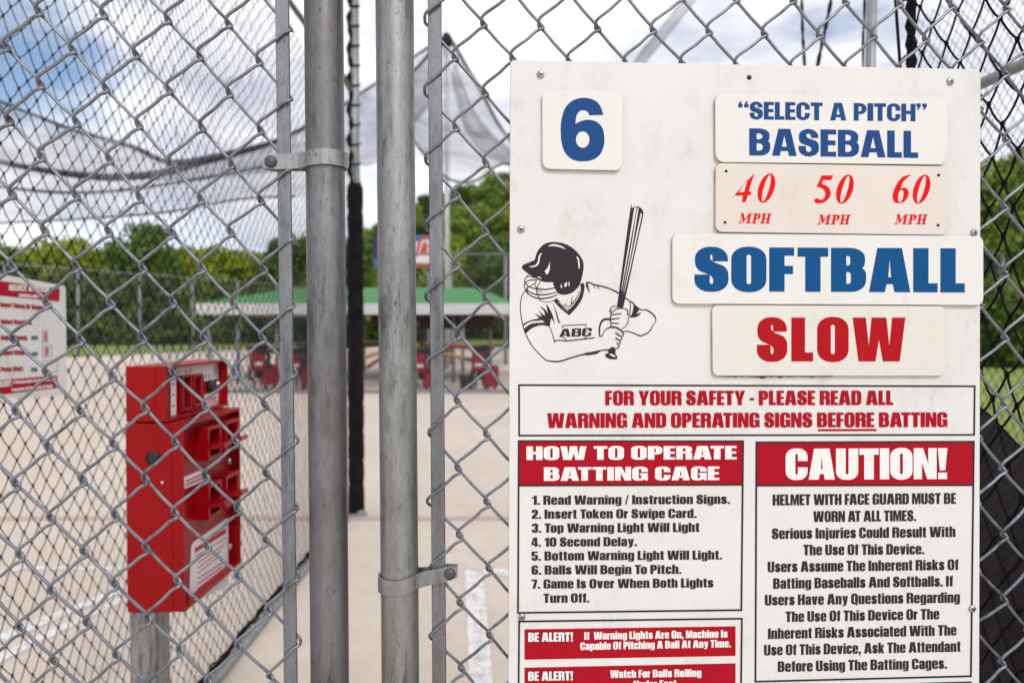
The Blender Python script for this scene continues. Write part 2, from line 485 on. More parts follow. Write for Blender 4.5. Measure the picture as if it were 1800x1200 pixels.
def glyph(c, F):
    """list of (outer, holes) on a cap height of 100, plus the width"""
    s, t, R, ri = F.s, F.t, F.R, F.ri
    w = WID[c] * F.k
    h = w / 2
    T = 100 - t
    S = []
    if c in 'abcdefghijklmnopqrstuvwy':
        s = F.sl; R = F.R * 0.85; t = 13; 
        if c in 'il': w = s
    rr = lambda x0, y0, x1, y1, r: [(x0, y0, r), (x1, y0, r), (x1, y1, r), (x0, y1, r)]
    if c == 'H': S = [([(0,0),(s,0),(s,41),(w-s,41),(w-s,0),(w,0),(w,100),(w-s,100),(w-s,60),(s,60),(s,100),(0,100)], [])]
    elif c == 'E': S = [([(0,0),(w,0),(w,t),(s,t),(s,42),(w-2,42),(w-2,42+t),(s,42+t),(s,T),(w,T),(w,100),(0,100)], [])]
    elif c == 'F': S = [([(0,0),(s,0),(s,40),(w-2,40),(w-2,40+t),(s,40+t),(s,T),(w,T),(w,100),(0,100)], [])]
    elif c == 'L': S = [([(0,0),(w,0),(w,t+2),(s,t+2),(s,100),(0,100)], [])]
    elif c == 'T': S = [([(h-s/2,0),(h+s/2,0),(h+s/2,T-2),(w,T-2),(w,100),(0,100),(0,T-2),(h-s/2,T-2)], [])]
    elif c in 'Il': S = [([(0,0),(w,0),(w,100),(0,100)], [])]; 
    elif c == 'A':
        q = s * 0.80 if F.k <= 1.05 else s * 0.62
        S = [([(0,0),(s+1,0),(s+4,18),(w-s-4,18),(w-s-1,0),(w,0),(h+q,100),(h-q,100)], [[(s+7,34),(w-s-7,34),(h,76)]])]
    elif c == 'B': S = [([(0,0),(w,0,(R,R)),(w,53,(15,9)),(w-8,53.5),(w-2,55,(8,15)),(w-2,100,R),(0,100)],
                         [[(s,t),(w-s,t,ri),(w-s,45,ri),(s,45)], [(s,60),(w-s-1,60,ri),(w-s-1,T,ri),(s,T)]])]
    elif c == 'D': S = [([(0,0),(w,0,R),(w,100,R),(0,100)], [[(s,t),(w-s,t,ri*1.6),(w-s,T,ri*1.6),(s,T)]])]
    elif c in 'O0Q':
        S = [(rr(0,-1.5,w,101.5,R*1.05), [rr(s,t-2,w-s,T+2,(w-2*s)/2)])]
        if c == 'Q': S.append(([(w*0.45,8),(w*0.78,-12),(w+2,-6),(w*0.72,14)], []))
    elif c == 'C': S = [([(w,60),(w,101,R),(0,101,R),(0,-1,R),(w,-1,R),(w,40),(w-s,40),(w-s,t-2,ri),(s,t-2,ri),(s,T+2,ri),(w-s,T+2,ri),(w-s,60)], [])]
    elif c == 'G': S = [([(w,63),(w,101,R),(0,101,R),(0,-1,R),(w*0.62,-1,8),(w-12,9),(w-10,0),(w,0),(w,53),(h,53),(h,39),(w-s,39),(w-s,t-2,ri),(s,t-2,ri),(s,T+2,ri),(w-s,T+2,ri),(w-s,63)], [])]
    elif c == 'M':
        a = s * 0.80
        S = [([(0,0),(a,0),(a,66),(h-9,0),(h+9,0),(w-a,66),(w-a,0),(w,0),(w,100),(w-a-9,100),(h,45),(a+9,100),(0,100)], [])]
    elif c == 'N':
        a = s * 0.86
        S = [([(0,0),(a,0),(a,53),(w-a-3,0),(w,0),(w,100),(w-a,100),(w-a,50),(a+3,100),(0,100)], [])]
    elif c == 'P': S = [([(0,0),(s,0),(s,37),(w,37,R),(w,100,R),(0,100)], [[(s,53),(w-s,53,ri),(w-s,T,ri),(s,T)]])]
    elif c == 'R': S = [([(0,0),(s,0),(s,45),(w-s,45,5),(w-s,0),(w,0),(w,50,(8,10)),(w-9,54,3),(w,58,10),(w,100,R),(0,100)], [[(s,60),(w-s,60,ri),(w-s,T,ri),(s,T)]])]
    elif c == 'S': S = [([(w-1,68),(w-1,101,R),(1,101,R),(1,50,(16,12)),(w-s,34,(9,7)),(w-s,t-2,ri),(s,t-2,ri),(s,38),(0,38),(0,-1,R),(w,-1,R),(w,54,(16,12)),(s+1,69,(9,7)),(s+1,T+2,ri),(w-s-1,T+2,ri),(w-s-1,68)], [])]
    elif c == 'U': S = [([(0,100),(s,100),(s,t-2,ri),(w-s,t-2,ri),(w-s,100),(w,100),(w,-1,R),(0,-1,R)], [])]
    elif c == 'V': S = [([(h-s*.62,0),(h+s*.62,0),(w,100),(w-s,100),(h,28),(s,100),(0,100)], [])]
    elif c == 'W':
        k = w / 104
        S = [([(x * k, y) for x, y in [(0,100),(26,100),(32,35),(37.5,100),(66.5,100),(72.5,34),(78,100),(104,100),(93,0),(59.5,0),(52,50),(45,0),(11.5,0)]], [])]
    elif c == 'Y': S = [([(h-s/2,0),(h+s/2,0),(h+s/2,36),(w,100),(w-s-1,100),(h,58),(s+1,100),(0,100),(h-s/2,36)], [])]
    elif c == '1': S = [([(w-s,0),(w,0),(w,100),(w-s+5,100),(w-s,90,6),(0,80),(0,66),(w-s,70)], [])]
    elif c == '2': S = [([(0,0),(w,0),(w,t),(s+4,t),(w,52,(8,14)),(w,101,R),(0,101,R),(0,64),(s,64),(s,T+1,ri),(w-s,T+1,ri),(w-s,60,8),(0,22)], [])]
    elif c == '3': S = [([(0,70),(0,101,R),(w,101,R),(w,58,10),(w-8,52,3),(w,46,10),(w,-1,R),(0,-1,R),(0,34),(s,34),(s,t,ri),(w-s,t,ri),(w-s,44,5),(s-2,44),(s-2,60),(w-s,60,5),(w-s,T,ri),(s,T,ri),(s,70)], [])]
    elif c == '4': S = [([(0,17),(28,17),(28,0),(52,0),(52,17),(w,17),(w,34),(52,34),(52,100),(18,100),(0,36)], [[(18,34),(28,34),(28,76)]])]
    elif c == '5': S = [([(0,100),(w-3,100),(w-3,T),(s,T),(s,64),(w,69,R),(w,-1,R),(0,-1,R),(0,34),(s,34),(s,t,ri),(w-s,t,ri),(w-s,53,ri),(s,53,ri),(s,47),(0,47)], [])]
    elif c == '6': S = [([(w,70),(w,101,R),(0,101,R),(0,-1,R),(w,-1,R),(w,62,R*0.8),(s,60),(s,T,ri),(w-s,T,ri),(w-s,70)], [rr(s,t,w-s,47,ri)])]
    elif c == '7': S = [([(0,100),(w,100),(w,80),(33,0),(8,0),(27,81),(0,81)], [])]
    elif c == 'a': S = [([(0,53),(0,81,R),(w,81,R),(w,0),(w-s+1,0),(w-s,6),(w-s-5,-1,6),(0,-1,R),(0,48,R*.9),(w-s,49,3),(w-s,67,ri),(s,67,ri),(s,53)], [[(s,13,ri),(w-s,13,ri),(w-s,37),(s,37,ri)]])]
    elif c == 'b': S = [([(0,0),(s,0),(s,4),(s+6,-1,4),(w,-1,R),(w,81,R),(s+4,81,4),(s,76),(s,100),(0,100)], [rr(s,12,w-s,68,ri)])]
    elif c == 'c': S = [([(w,50),(w,81,R),(0,81,R),(0,-1,R),(w,-1,R),(w,32),(w-s,32),(w-s,12,ri),(s,12,ri),(s,68,ri),(w-s,68,ri),(w-s,50)], [])]
    elif c == 'd': S = [([(w,0),(w-s,0),(w-s,4),(w-s-6,-1,4),(0,-1,R),(0,81,R),(w-s-4,81,4),(w-s,76),(w-s,100),(w,100)], [rr(s,12,w-s,68,ri)])]
    elif c == 'e': S = [([(s,35),(w,35),(w,81,R),(0,81,R),(0,-1,R),(w,-1,R),(w,27),(w-s,27),(w-s,12,ri),(s,12,ri)], [[(s,47),(w-s,47),(w-s,68,ri),(s,68,ri)]])]
    elif c == 'f': S = [([(5,0),(5+s,0),(5+s,66),(w,66),(w,79),(5+s,79),(5+s,87,3),(w,87),(w,100),(5,100,15),(5,79),(0,79),(0,66),(5,66)], [])]
    elif c == 'g': S = [([(w,80),(w,-17,R*.9),(1,-17,R*.7),(1,-2),(s,-2),(s,-7,2),(w-s,-7,3),(w-s,6),(w-s-6,2,4),(0,2,R),(0,81,R),(w-s-4,81,3),(w-s,75),(w-s,80)], [rr(s,14,w-s,68,ri)])]
    elif c == 'h': S = [([(0,0),(s,0),(s,67,ri),(w-s,67,ri),(w-s,0),(w,0),(w,81,R),(s+4,81,4),(s,75),(s,100),(0,100)], [])]
    elif c == 'i': S = [([(0,0),(w,0),(w,80),(0,80)], []), ([(0,86),(w,86),(w,100),(0,100)], [])]
    elif c == 'j': S = [([(0,-17),(s+2,-17,12),(s+2,80),(2,80),(2,-6),(0,-6)], []), ([(2,86),(s+2,86),(s+2,100),(2,100)], [])]
    elif c == 'k': S = [([(0,0),(s,0),(s,30),(w-26,0),(w,0),(w-15,44),(w-1,80),(w-25,80),(s,48),(s,100),(0,100)], [])]
    elif c == 'm':
        a, b = h - s/2, h + s/2
        S = [([(0,0),(s,0),(s,67,3),(a,67,3),(a,0),(b,0),(b,67,3),(w-s,67,3),(w-s,0),(w,0),(w,81,R*.8),(b,81,4),(b-4,74),(b-8,81,5),(s+4,81,4),(s,75),(s,80),(0,80)], [])]
    elif c == 'n': S = [([(0,0),(s,0),(s,67,ri),(w-s,67,ri),(w-s,0),(w,0),(w,81,R),(s+4,81,4),(s,75),(s,80),(0,80)], [])]
    elif c == 'o': S = [(rr(0,-1,w,81,R), [rr(s,12,w-s,68,ri)])]
    elif c == 'p': S = [([(0,-17),(s,-17),(s,4),(s+5,-1,4),(w,-1,R),(w,81,R),(s+4,81,4),(s,75),(s,80),(0,80)], [rr(s,12,w-s,68,ri)])]
    elif c == 'q': S = [([(w,-17),(w-s,-17),(w-s,4),(w-s-5,-1,4),(0,-1,R),(0,81,R),(w-s-4,81,4),(w-s,75),(w-s,80),(w,80)], [rr(s,12,w-s,68,ri)])]
    elif c == 'r': S = [([(0,0),(s,0),(s,54,9),(w,60),(w,81),(s,73),(s,80),(0,80)], [])]
    elif c == 's': S = [([(w-1,54),(w-1,81,R),(1,81,R),(1,41,12),(w-s,27,6),(w-s,12,ri),(s,12,ri),(s,29),(0,29),(0,-1,R),(w,-1,R),(w,43,12),(s,55,6),(s,68,ri),(w-s,68,ri),(w-s,54)], [])]
    elif c == 't': S = [([(5,0,11),(w,0),(w,13),(5+s,13,3),(5+s,66),(w,66),(w,79),(5+s,79),(5+s,96),(5,96),(5,79),(0,79),(0,66),(5,66)], [])]
    elif c == 'u': S = [([(w,80),(w-s,80),(w-s,13,ri),(s,13,ri),(s,80),(0,80),(0,-1,R),(w-s-4,-1,4),(w-s,5),(w-s,0),(w,0)], [])]
    elif c == 'v': S = [([(h-s*.6,0),(h+s*.6,0),(w,80),(w-s,80),(h,24),(s,80),(0,80)], [])]
    elif c == 'w':
        k = w / 104
        S = [([(x * k, y * .8) for x, y in [(0,100),(28,100),(32.5,35),(38.5,100),(65.5,100),(71.5,34),(76,100),(104,100),(93,0),(58.5,0),(52,50),(45.5,0),(11.5,0)]], [])]
    elif c == 'y': S = [([(0,80),(s,80),(h+1,30),(w-s,80),(w,80),(h+13,-6,(12,8)),(h-4,-17,10),(5,-17),(5,-4),(h-10,-4,4),(h-9,2)], [])]
    elif c == '.': S = [([(0,0),(w,0),(w,20),(0,20)], [])]
    elif c == ':': S = [([(0,0),(w,0),(w,20),(0,20)], []), ([(0,50),(w,50),(w,70),(0,70)], [])]
    elif c == ',': S = [([(0,0),(8,0),(3,-17),(13,-17),(w,4),(w,20),(0,20)], [])]
    elif c == '-': S = [([(0,33),(w,33),(w,50),(0,50)], [])]
    elif c == '/': S = [([(0,-2),(12,-2),(w,102),(w-12,102)], [])]
    elif c == '!': S = [([(1,0),(w-1,0),(w-1,21),(1,21)], []), ([(6,28),(w-6,28),(w,100),(0,100)], [])]
    elif c == '”': S = [([(d,102),(d+20,102),(d+20,84,3),(d+10,67),(d+2,67),(d+8,82),(d,82)], []) for d in (0, 27)]
    elif c == '“': S = [([(d+20,67),(d,67),(d,85,3),(d+10,102),(d+18,102),(d+12,87),(d+20,87)], []) for d in (0, 27)]
    return [(rpoly(o), [rpoly(hh) for hh in hs]) for o, hs in S], w

KERN = {'AT': -9, 'TA': -9, 'To': -7, 'AY': -8, 'LL': 0, 'Wa': -3, 'FA': -6, 'AV': -6, 'Ty': -5, 'ET': -1, 'FT': 1}
def line_shapes(text, F, track=4.5, space=24):
    x = 0; out = []
    for i, c in enumerate(text):
        if c == ' ': x += space; continue
        x += KERN.get(text[i-1:i+1], 0) if i else 0
        g, w = glyph(c, F)
        for o, hs in g:
            out.append(([(a + x, b) for a, b in o], [[(a + x, b) for a, b in q] for q in hs]))
        x += w + track
    return out, x - track

FACE = Face()
FACE_HELV = Face(stem=22, bar=18, R=30, ri=11, wide=1.0)
FACE_BLACK = Face(stem=27, bar=18.5, R=26, ri=5)

def letter(mb, text, x0, y0, x1, y1, cap, fn, F=FACE, slant=0.0, track=4.5, space=24):
    """text between two photo points of its baseline; fn(px, py) gives the point on the sign"""
    sh, w = line_shapes(text, F, track, space)
    g = lambda a, b: fn(x0 + (x1 - x0) * (a + slant * b) / w, y0 + (y1 - y0) * a / w - b * cap / 100)
    for o, hs in sh: mb.poly(o, hs, g)

def ribbon(mb, pts, fn, n=5):         # stroke of varying width, (x, y, w)
    P = crom(pts, n) if n > 1 else [np.array(p, float) for p in pts]
    l, r = [], []
    for i, p in enumerate(P):
        t = P[min(i + 1, len(P) - 1)][:2] - P[max(i - 1, 0)][:2]
        t = t / (np.linalg.norm(t) + 1e-9)
        q = np.array((-t[1], t[0])) * max(p[2], 0.05) / 2
        l.append(p[:2] + q); r.append(p[:2] - q)
    k = len(P)
    mb.add([fn(*p) for p in l] + [fn(*p) for p in r], [(i, i + 1, k + i + 1, k + i) for i in range(k - 1)])
# ---------------------------------------------------------------- planes of the two fence panels
TH_R = math.atan(0.050)
PR0 = at(810, 575, 0.79)
DR = V((math.cos(TH_R), math.sin(TH_R), 0)); NR = V((math.sin(TH_R), -math.cos(TH_R), 0))
PL0 = at(400, 575, 0.7645)
TH_L = math.radians(10)
DL = V((math.cos(TH_L), math.sin(TH_L), 0)); NL = V((math.sin(TH_L), -math.cos(TH_L), 0))

def onplane(px, py, p0, n, h=0.0):
    r = ray(px, py)
    q = p0 + n * h
    return EYE + r * ((q - EYE).dot(n) / r.dot(n))
UR = lambda px, py, h=0.0: onplane(px, py, PR0, NR, h)
UL = lambda px, py, h=0.0: onplane(px, py, PL0, NL, h)

# ---------------------------------------------------------------- the information sign
FH = 0.012                                         # front face of the board above the wire
sign = thing('information_sign', 'large white board of batting cage rules with blue and red plates on the fence', 'sign',
             UR(1310, 1420, 0.006))

def fnh(h): return lambda x, y: UR(x, y, h)

def plate(name, pts, r, h0, thick, mat, parent, label=None):
    b = MB()
    o = rpoly([(x, y, r) for x, y in pts], 6)
    # front face, small chamfer, sides
    cx = sum(p[0] for p in o) / len(o); cy = sum(p[1] for p in o) / len(o)
    ins = []
    for x, y in o:
        d = math.hypot(x - cx, y - cy); ins.append((x - (x - cx) / d * 0.9, y - (y - cy) / d * 0.9))
    n = len(o)
    F0 = [UR(x, y, h0 + thick) for x, y in ins]
    tri = tessellate_polygon([[V((p[0], p[1], 0)) for p in ins]])
    b.add(F0, tri)
    F1 = [UR(x, y, h0 + thick) - NR * 0.0005 for x, y in o]
    F2 = [p - NR * (thick - 0.0005) for p in F1]
    b.cur = 0
    b.add(F0 + F1, [(i, (i + 1) % n, (i + 1) % n + n, i + n) for i in range(n)])
    b.cur = 1
    b.add(F1 + F2, [(i, (i + 1) % n, (i + 1) % n + n, i + n) for i in range(n)])
    b.add(F2, [tuple(t)[::-1] for t in tri])
    ob = b.build(name, [mat, M['board_edge']], parent)
    if label: ob['label'] = label
    return ob

board = plate('board_panel', [(897, 105.5), (1724, 122), (1721, 1420), (893, 1430)], 9, FH - 0.006, 0.006, M['board'], sign)
K1, K2, K3 = 0.00025, 0.00045, 0.00065             # print layers

def frame_print(mb, q, wpx, fn):
    """rectangular outline given by its four outer photo corners TL TR BR BL"""
    (ax, ay), (bx, by), (cx, cy), (dx, dy) = q
    w = wpx
    inn = [(ax + w, ay + w), (bx - w, by + w), (cx - w, cy - w), (dx + w, dy - w)]
    vs = [fn(*p) for p in q] + [fn(*p) for p in inn]
    mb.add(vs, [(i, (i + 1) % 4, (i + 1) % 4 + 4, i + 4) for i in range(4)])
def quad_print(mb, q, fn): mb.add([fn(*p) for p in q], [(0, 1, 2, 3)])

# small plates screwed to the board
PT = 0.004
PH = FH + 0.0003
PF = PH + PT
p6 = plate('number_plate', [(953, 158), (1095, 160.5), (1093.5, 300), (953.5, 297)], 13, PH, PT, M['plate'], sign)
psel = plate('pitch_plate', [(1257, 163.5), (1666.5, 170), (1666, 289.5), (1258, 285)], 15, PH, PT, M['plate'], sign)
pmph = plate('speed_plate', [(1258, 286.6), (1666.5, 292.7), (1665.6, 413), (1258, 407.6)], 12, PH, PT, M['plate_pink'], sign, 'pinkish plate with three red speeds')
psoft = plate('softball_plate', [(1182, 410), (1729, 415), (1729, 536), (1182, 533.6)], 12, PH, PT, M['plate'], sign)
pslow = plate('slow_plate', [(1252, 536.4), (1662, 538), (1662, 660), (1253, 660)], 10, PH, PT, M['plate_cream'], sign, 'cream plate reading slow')
fp = fnh(PF + K1)

def spath(pts, n=5):                   # closed outline; a third item marks a corner
    idx = [i for i, p in enumerate(pts) if len(p) > 2]
    if not idx: return [tuple(p) for p in crom([p[:2] for p in pts], n, True)]
    out = []
    m = len(pts)
    for a, b in zip(idx, idx[1:] + [idx[0] + m]):
        seg = [pts[k % m][:2] for k in range(a, b + 1)]
        out += [tuple(p) for p in crom(seg, n)][:-1]
    return out

# the 6
b = MB()
z = lambda x, y: (890 + x / 3.872, 90 + y / 3.872)
six = spath([z(*p[:2]) + tuple(p[2:]) for p in [(661, 434, 1), (640, 375), (600, 335), (525, 318), (450, 338), (400, 390), (375, 470), (370, 540), (376, 620), (400, 690), (450, 737), (520, 750), (590, 738), (640, 700), (664, 640), (667, 585), (655, 525), (620, 485), (570, 468), (515, 474), (470, 495, 1), (478, 440), (500, 408), (528, 403), (552, 412), (566, 437, 1)]])
hole = spath([z(520 + 46 * math.cos(a), 602 + 56 * math.sin(a)) for a in [k * math.pi / 6 for k in range(12)]])
b.poly(six, [hole], fp)
b.build('lettering', M['ink_blue'], p6)
b = MB()
letter(b, '“SELECT A PITCH”', 1297.6, 209.7, 1629.5, 213.9, 31, fp, FACE_HELV, track=4, space=30)
letter(b, 'BASEBALL', 1317, 273.2, 1614, 277.8, 47.5, fp, FACE_HELV, track=5)
b.build('lettering', M['ink_blue'], psel)
b = MB()
letter(b, 'SOFTBALL', 1220.7, 511.8, 1696, 514, 77.5, fp, FACE_BLACK, track=5)
b.build('lettering', M['ink_blue2'], psoft)
b = MB()
letter(b, 'SLOW', 1330.5, 635, 1591.5, 635, 77, fp, FACE_BLACK, track=8)
b.build('lettering', M['ink_red2'], pslow)
# bold italic serif speeds
b = MB()
zz = lambda x, y: (1170 + x / 3.158, 90 + y / 3.158)
def zero(cx, cy):
    o, h = [], []
    for k in range(28):
        a = k * 2 * math.pi / 28
        y = 81 * math.sin(a); o.append(zz(cx + 45 * math.cos(a) - 0.24 * y, cy + y))
        y = 74 * math.sin(a); h.append(zz(cx + 16 * math.cos(a) - 0.27 * y, cy + y))
    b.poly(o, [h], fp)
b.poly([zz(*p) for p in [(383, 798), (489, 681), (492, 681), (461, 781), (478, 779), (472, 800), (456, 800), (446, 836), (422, 837), (431, 801), (383, 801)]], [[zz(*p) for p in [(406, 784), (436, 782), (458, 708)]]], fp)
zero(560, 760)
b.poly(spath([zz(*p[:2]) + tuple(p[2:]) for p in [(868, 689, 1), (930, 690, 1), (919, 716, 1), (874, 715, 1), (867, 736, 1), (900, 752), (917, 782), (908, 815), (880, 838), (848, 845), (828, 838), (827, 823), (838, 816), (852, 822), (868, 824), (884, 808), (887, 785), (872, 764), (838, 752, 1)]]), [], fp)
zero(996, 766)
b.poly(spath([zz(*p[:2]) + tuple(p[2:]) for p in [(1360, 684, 1), (1312, 702), (1278, 748), (1261, 800), (1268, 833), (1292, 844), (1328, 833), (1348, 800), (1345, 770), (1326, 757), (1304, 764, 1), (1322, 722), (1360, 688, 1)]]),
       [spath([zz(1306 + 15 * math.cos(k * math.pi / 6) - 6 * math.sin(k * math.pi / 6), 803 + 34 * math.sin(k * math.pi / 6)) for k in range(12)])], fp)
zero(1421, 766)
def serif_mph(x0, y0):
    sl = 0.22
    def g(x, y): return zz(x0 + x + sl * (54 - y) - 6, y0 + y)
    def st(x, w, top=0, bot=54): b.poly([g(x, bot), g(x + w, bot), g(x + w, top), g(x, top)], [], fp)
    def se(x0_, x1_, y): b.poly([g(x0_, y), g(x1_, y), g(x1_, y + 5), g(x0_, y + 5)], [], lambda x, y: UR(x, y, PF + K2))
    st(4, 4); b.poly([g(4, 0), g(16, 0), g(28, 36), g(22, 52)], [], lambda x, y: UR(x, y, PF + K2)); b.poly([g(22, 52), g(22, 38), g(46, 0), g(52, 0)], [], lambda x, y: UR(x, y, PF + K3)); st(44, 13)
    for q in ((-2, 14, 49), (38, 64, 49), (-2, 14, 0), (50, 64, 0)): se(*q)
    st(76, 13); se(70, 97, 49); se(70, 90, 0)
    o = [g(84, 1), g(98, 1), g(110, 5), g(113, 15), g(109, 26), g(98, 31), g(84, 31)]; hh = [g(90, 6), g(96, 6), g(100, 15), g(95, 27), g(90, 27)]
    b.poly(o, [hh], lambda x, y: UR(x, y, PF + K3))
    st(124, 13); st(152, 13); b.poly([g(130, 25), g(158, 25), g(158, 30), g(130, 30)], [], lambda x, y: UR(x, y, PF + K3))
    for q in ((118, 143, 0), (118, 143, 49), (147, 171, 0), (147, 171, 49)): se(*q)
for x0, y0 in ((413, 901), (852, 907), (1279, 906)): serif_mph(x0, y0)
b.build('lettering', M['ink_bright'], pmph)
for x, y in ((1276.5, 301), (1274.5, 391), (1650, 308), (1649, 396)):
    b = MB(); b.poly([(x + 2.7 * math.cos(k * .524), y + 2.7 * math.sin(k * .524)) for k in range(12)], [], lambda x, y: UR(x, y, PF + K1))
    b.build('screw_hole', M['hole'], pmph)

b = MB()
rnd = random.Random(4)
up, lo = [], []
for k in range(40):
    x = 1262 + k * 5.2
    up.append((x, 660.4)); lo.append((x, 661.6 + max(0, rnd.gauss(1.2, 1.5)) * math.sin(math.pi * (k + .5) / 40)))
b.poly(up + lo[::-1], [], lambda x, y: UR(x, y, FH + K1))
M['grime'] = m_plain('algae_grime', (.16, .13, .06), .9, var=.5, scale=200)
b.build('grime', M['grime'], board)
# printed panels
f1, f2, f3 = fnh(FH + K1), fnh(FH + K2), fnh(FH + K3)
safety = MB(); frame_print(safety, [(910.8, 675), (1715, 677), (1714, 765.5), (911, 766.8)], 3.2, f1)
safety = safety.build('safety_panel', M['ink_black'], sign)
b = MB()
letter(b, 'FOR YOUR SAFETY - PLEASE READ ALL', 1063.8, 712, 1570, 711.6, 25.5, f2)
letter(b, 'WARNING AND OPERATING SIGNS BEFORE BATTING', 961.8, 751.8, 1665.4, 750.2, 26, f2)
quad_print(b, [(1437.8, 753.8), (1540.7, 753.4), (1540.7, 757.2), (1437.8, 757.6)], f1)
b.build('lettering', M['ink_red'], safety)

def panel(name, q, hy, lab=None):
    b = MB(); frame_print(b, q, 3.2, f2)
    (ax, ay), (bx, by) = q[0], q[1]
    if hy: quad_print(b, [(ax + 2, hy[0] - 1.6), (bx - 2, hy[1] - 1.6), (bx - 2, hy[1] + 1.4), (ax + 2, hy[0] + 1.4)], f3)
    p = b.build(name, M['ink_black'], sign)
    if hy:
        b = MB(); quad_print(b, [(ax + 1.6, ay + 1.6), (bx - 1.6, by + 1.6), (bx - 1.6, hy[1]), (ax + 1.6, hy[0])], f1)
        b.build('header_band', M['ink_red'], p)
    return p
how = panel('operating_panel', [(910.3, 773.2), (1308, 773.6), (1304.8, 1073.2), (909, 1078)], (853, 851.5))
b = MB()
letter(b, 'HOW TO OPERATE', 925.4, 808, 1295, 806.9, 23.8, f3)
letter(b, 'BATTING CAGE', 956, 844.8, 1264.5, 843.3, 24, f3)
b.build('header_lettering', M['ink_white'], how)
b = MB()
for t, x0, y0, x1, y1 in [('1. Read Warning / Instruction Signs.', 935.2, 886.8, 1283.2, 885.0), ('2. Insert Token Or Swipe Card.', 934.6, 911.3, 1224.6, 909.8),
        ('3. Top Warning Light Will Light', 934.6, 935.8, 1229.6, 934.3), ('4. 10 Second Delay.', 934, 960.4, 1119.6, 959.3),
        ('5. Bottom Warning Light Will Light.', 934.3, 984.8, 1269.2, 982.8), ('6. Balls Will Begin To Pitch.', 934.3, 1009.3, 1198, 1008.0),
        ('7. Game Is Over When Both Lights', 934.3, 1034, 1254, 1031.7), ('Turn Off.', 955.3, 1058.9, 1035.9, 1058.2)]:
    letter(b, t, x0, y0, x1, y1, 16.2, f1)
b.build('lettering', M['ink_black'], how)
cau = panel('caution_panel', [(1328.2, 775.6), (1713.6, 774.3), (1708.5, 1189.2), (1326.4, 1198.8)], (853, 852.2))
b = MB(); letter(b, 'CAUTION!', 1381, 842.8, 1665.4, 841.5, 54.5, f3, FACE_BLACK, track=3)
b.build('header_lettering', M['ink_white'], cau)
b = MB()
Z7 = lambda x, y: (1310 + x / 3.428, 850 + y / 3.428)
for t, x0, x1, y0, y1, cap in [('HELMET WITH FACE GUARD MUST BE', 165, 1270, 130, 120, 66), ('WORN AT ALL TIMES.', 410, 1030, 230, 224, 66),
        ('Serious Injuries Could Result With', 160, 1267, 332, 320, 64), ('The Use Of This Device.', 350, 1080, 430, 424, 64),
        ('Users Assume The Inherent Risks Of', 135, 1285, 532, 518, 64), ('Batting Baseballs And Softballs. If', 168, 1252, 632, 617, 64),
        ('Users Have Any Questions Regarding', 118, 1294, 732, 715, 64), ('The Use Of This Device Or The', 243, 1170, 832, 815, 64),
        ('Inherent Risks Associated With The', 137, 1274, 934, 912, 64), ('Use Of This Device, Ask The Attendant', 113, 1298, 1033, 1010, 64),
        ('Before Using The Batting Cages.', 196, 1216, 1132, 1112, 64)]:
    a0, a1 = Z7(x0, y0), Z7(x1, y1)
    letter(b, t, *a0, *a1, cap / 3.428, f1)
b.build('lettering', M['ink_black'], cau)
b = MB(); frame_print(b, [(1326.2, 1206.5), (1708.3, 1196.8), (1706, 1330), (1325, 1338)], 3.2, f2)
b.build('lower_panel', M['ink_black'], sign)
alert = panel('alert_panel', [(911, 1090), (1305.7, 1085), (1303, 1312), (909, 1318)], None)
for q, ty, l1, l2 in [([(922, 1105.3), (1293, 1100), (1293, 1152), (922, 1158.6)], (1127.2, 1126.5), ('If  Warning Lights Are On, Machine Is', 1027, 1123.6, 1279, 1119.8), ('Capable Of Pitching A Ball At Any Time.', 1020, 1141.7, 1285, 1136.8)),
                      ([(922, 1172.6), (1293, 1165), (1293, 1218), (922, 1226)], (1195.7, 1194.8), ('Watch For Balls Rolling', 1072.6, 1190.7, 1233, 1188.4), ('Under Feet', 1114, 1209, 1189, 1207.6))]:
    b = MB(); quad_print(b, q, f1)
    bd = b.build('alert_band', M['ink_red'], alert)
    b = MB()
    for ox, oy, fh, mi in ((-.9, 0, K2, 1), (.9, 0, K2 + .00004, 1), (0, -.9, K2 + .00008, 1), (0, .9, K2 + .00012, 1), (0, 0, K3 + .0001, 0)):
        b.cur = mi
        letter(b, 'BE ALERT!', 928.5 + ox, ty[0] + oy, 1007.3 + ox, ty[1] + oy, 16, fnh(FH + fh))
    b.cur = 0
    for l in (l1, l2): letter(b, *l, 13.4, f3)
    b.build('lettering', [M['ink_white'], M['ink_black']], bd)

# the batter drawn on the board
b = MB()
A_ = lambda p: (910 + p[0] / 9.23, 415 + p[1] / 9.23) + tuple(p[2:])
B_ = lambda p: (905 + p[0] / 8.571, 510 + p[1] / 8.571) + tuple(p[2:])
C_ = lambda p: (1030 + p[0] / 7.5, 480 + p[1] / 7.5) + tuple(p[2:])
D_ = lambda p: (1080 + p[0] / 6.486, 355 + p[1] / 6.486) + tuple(p[2:])
SCL = {id(A_): 9.23, id(B_): 8.571, id(C_): 7.5, id(D_): 6.486}
lay = [0]
def LF(base):
    lay[0] += 1
    h = FH + base + lay[0] * 0.000004
    return fnh(h)
def fill(T, pts, mi, base, smooth=True):
    b.cur = mi
    pts = [T(p) for p in pts]
    b.poly(spath(pts) if smooth else [p[:2] for p in pts], [], LF(base))
def strokes(T, lst, mi, base, n=5):
    b.cur = mi
    k = SCL[id(T)]
    for s in lst: ribbon(b, [T(p)[:2] + (max(p[2], 3) / k,) for p in s], LF(base), n)
BK, WH = 0, 1
L1, L2, L3 = 0.0002, 0.0006, 0.0009
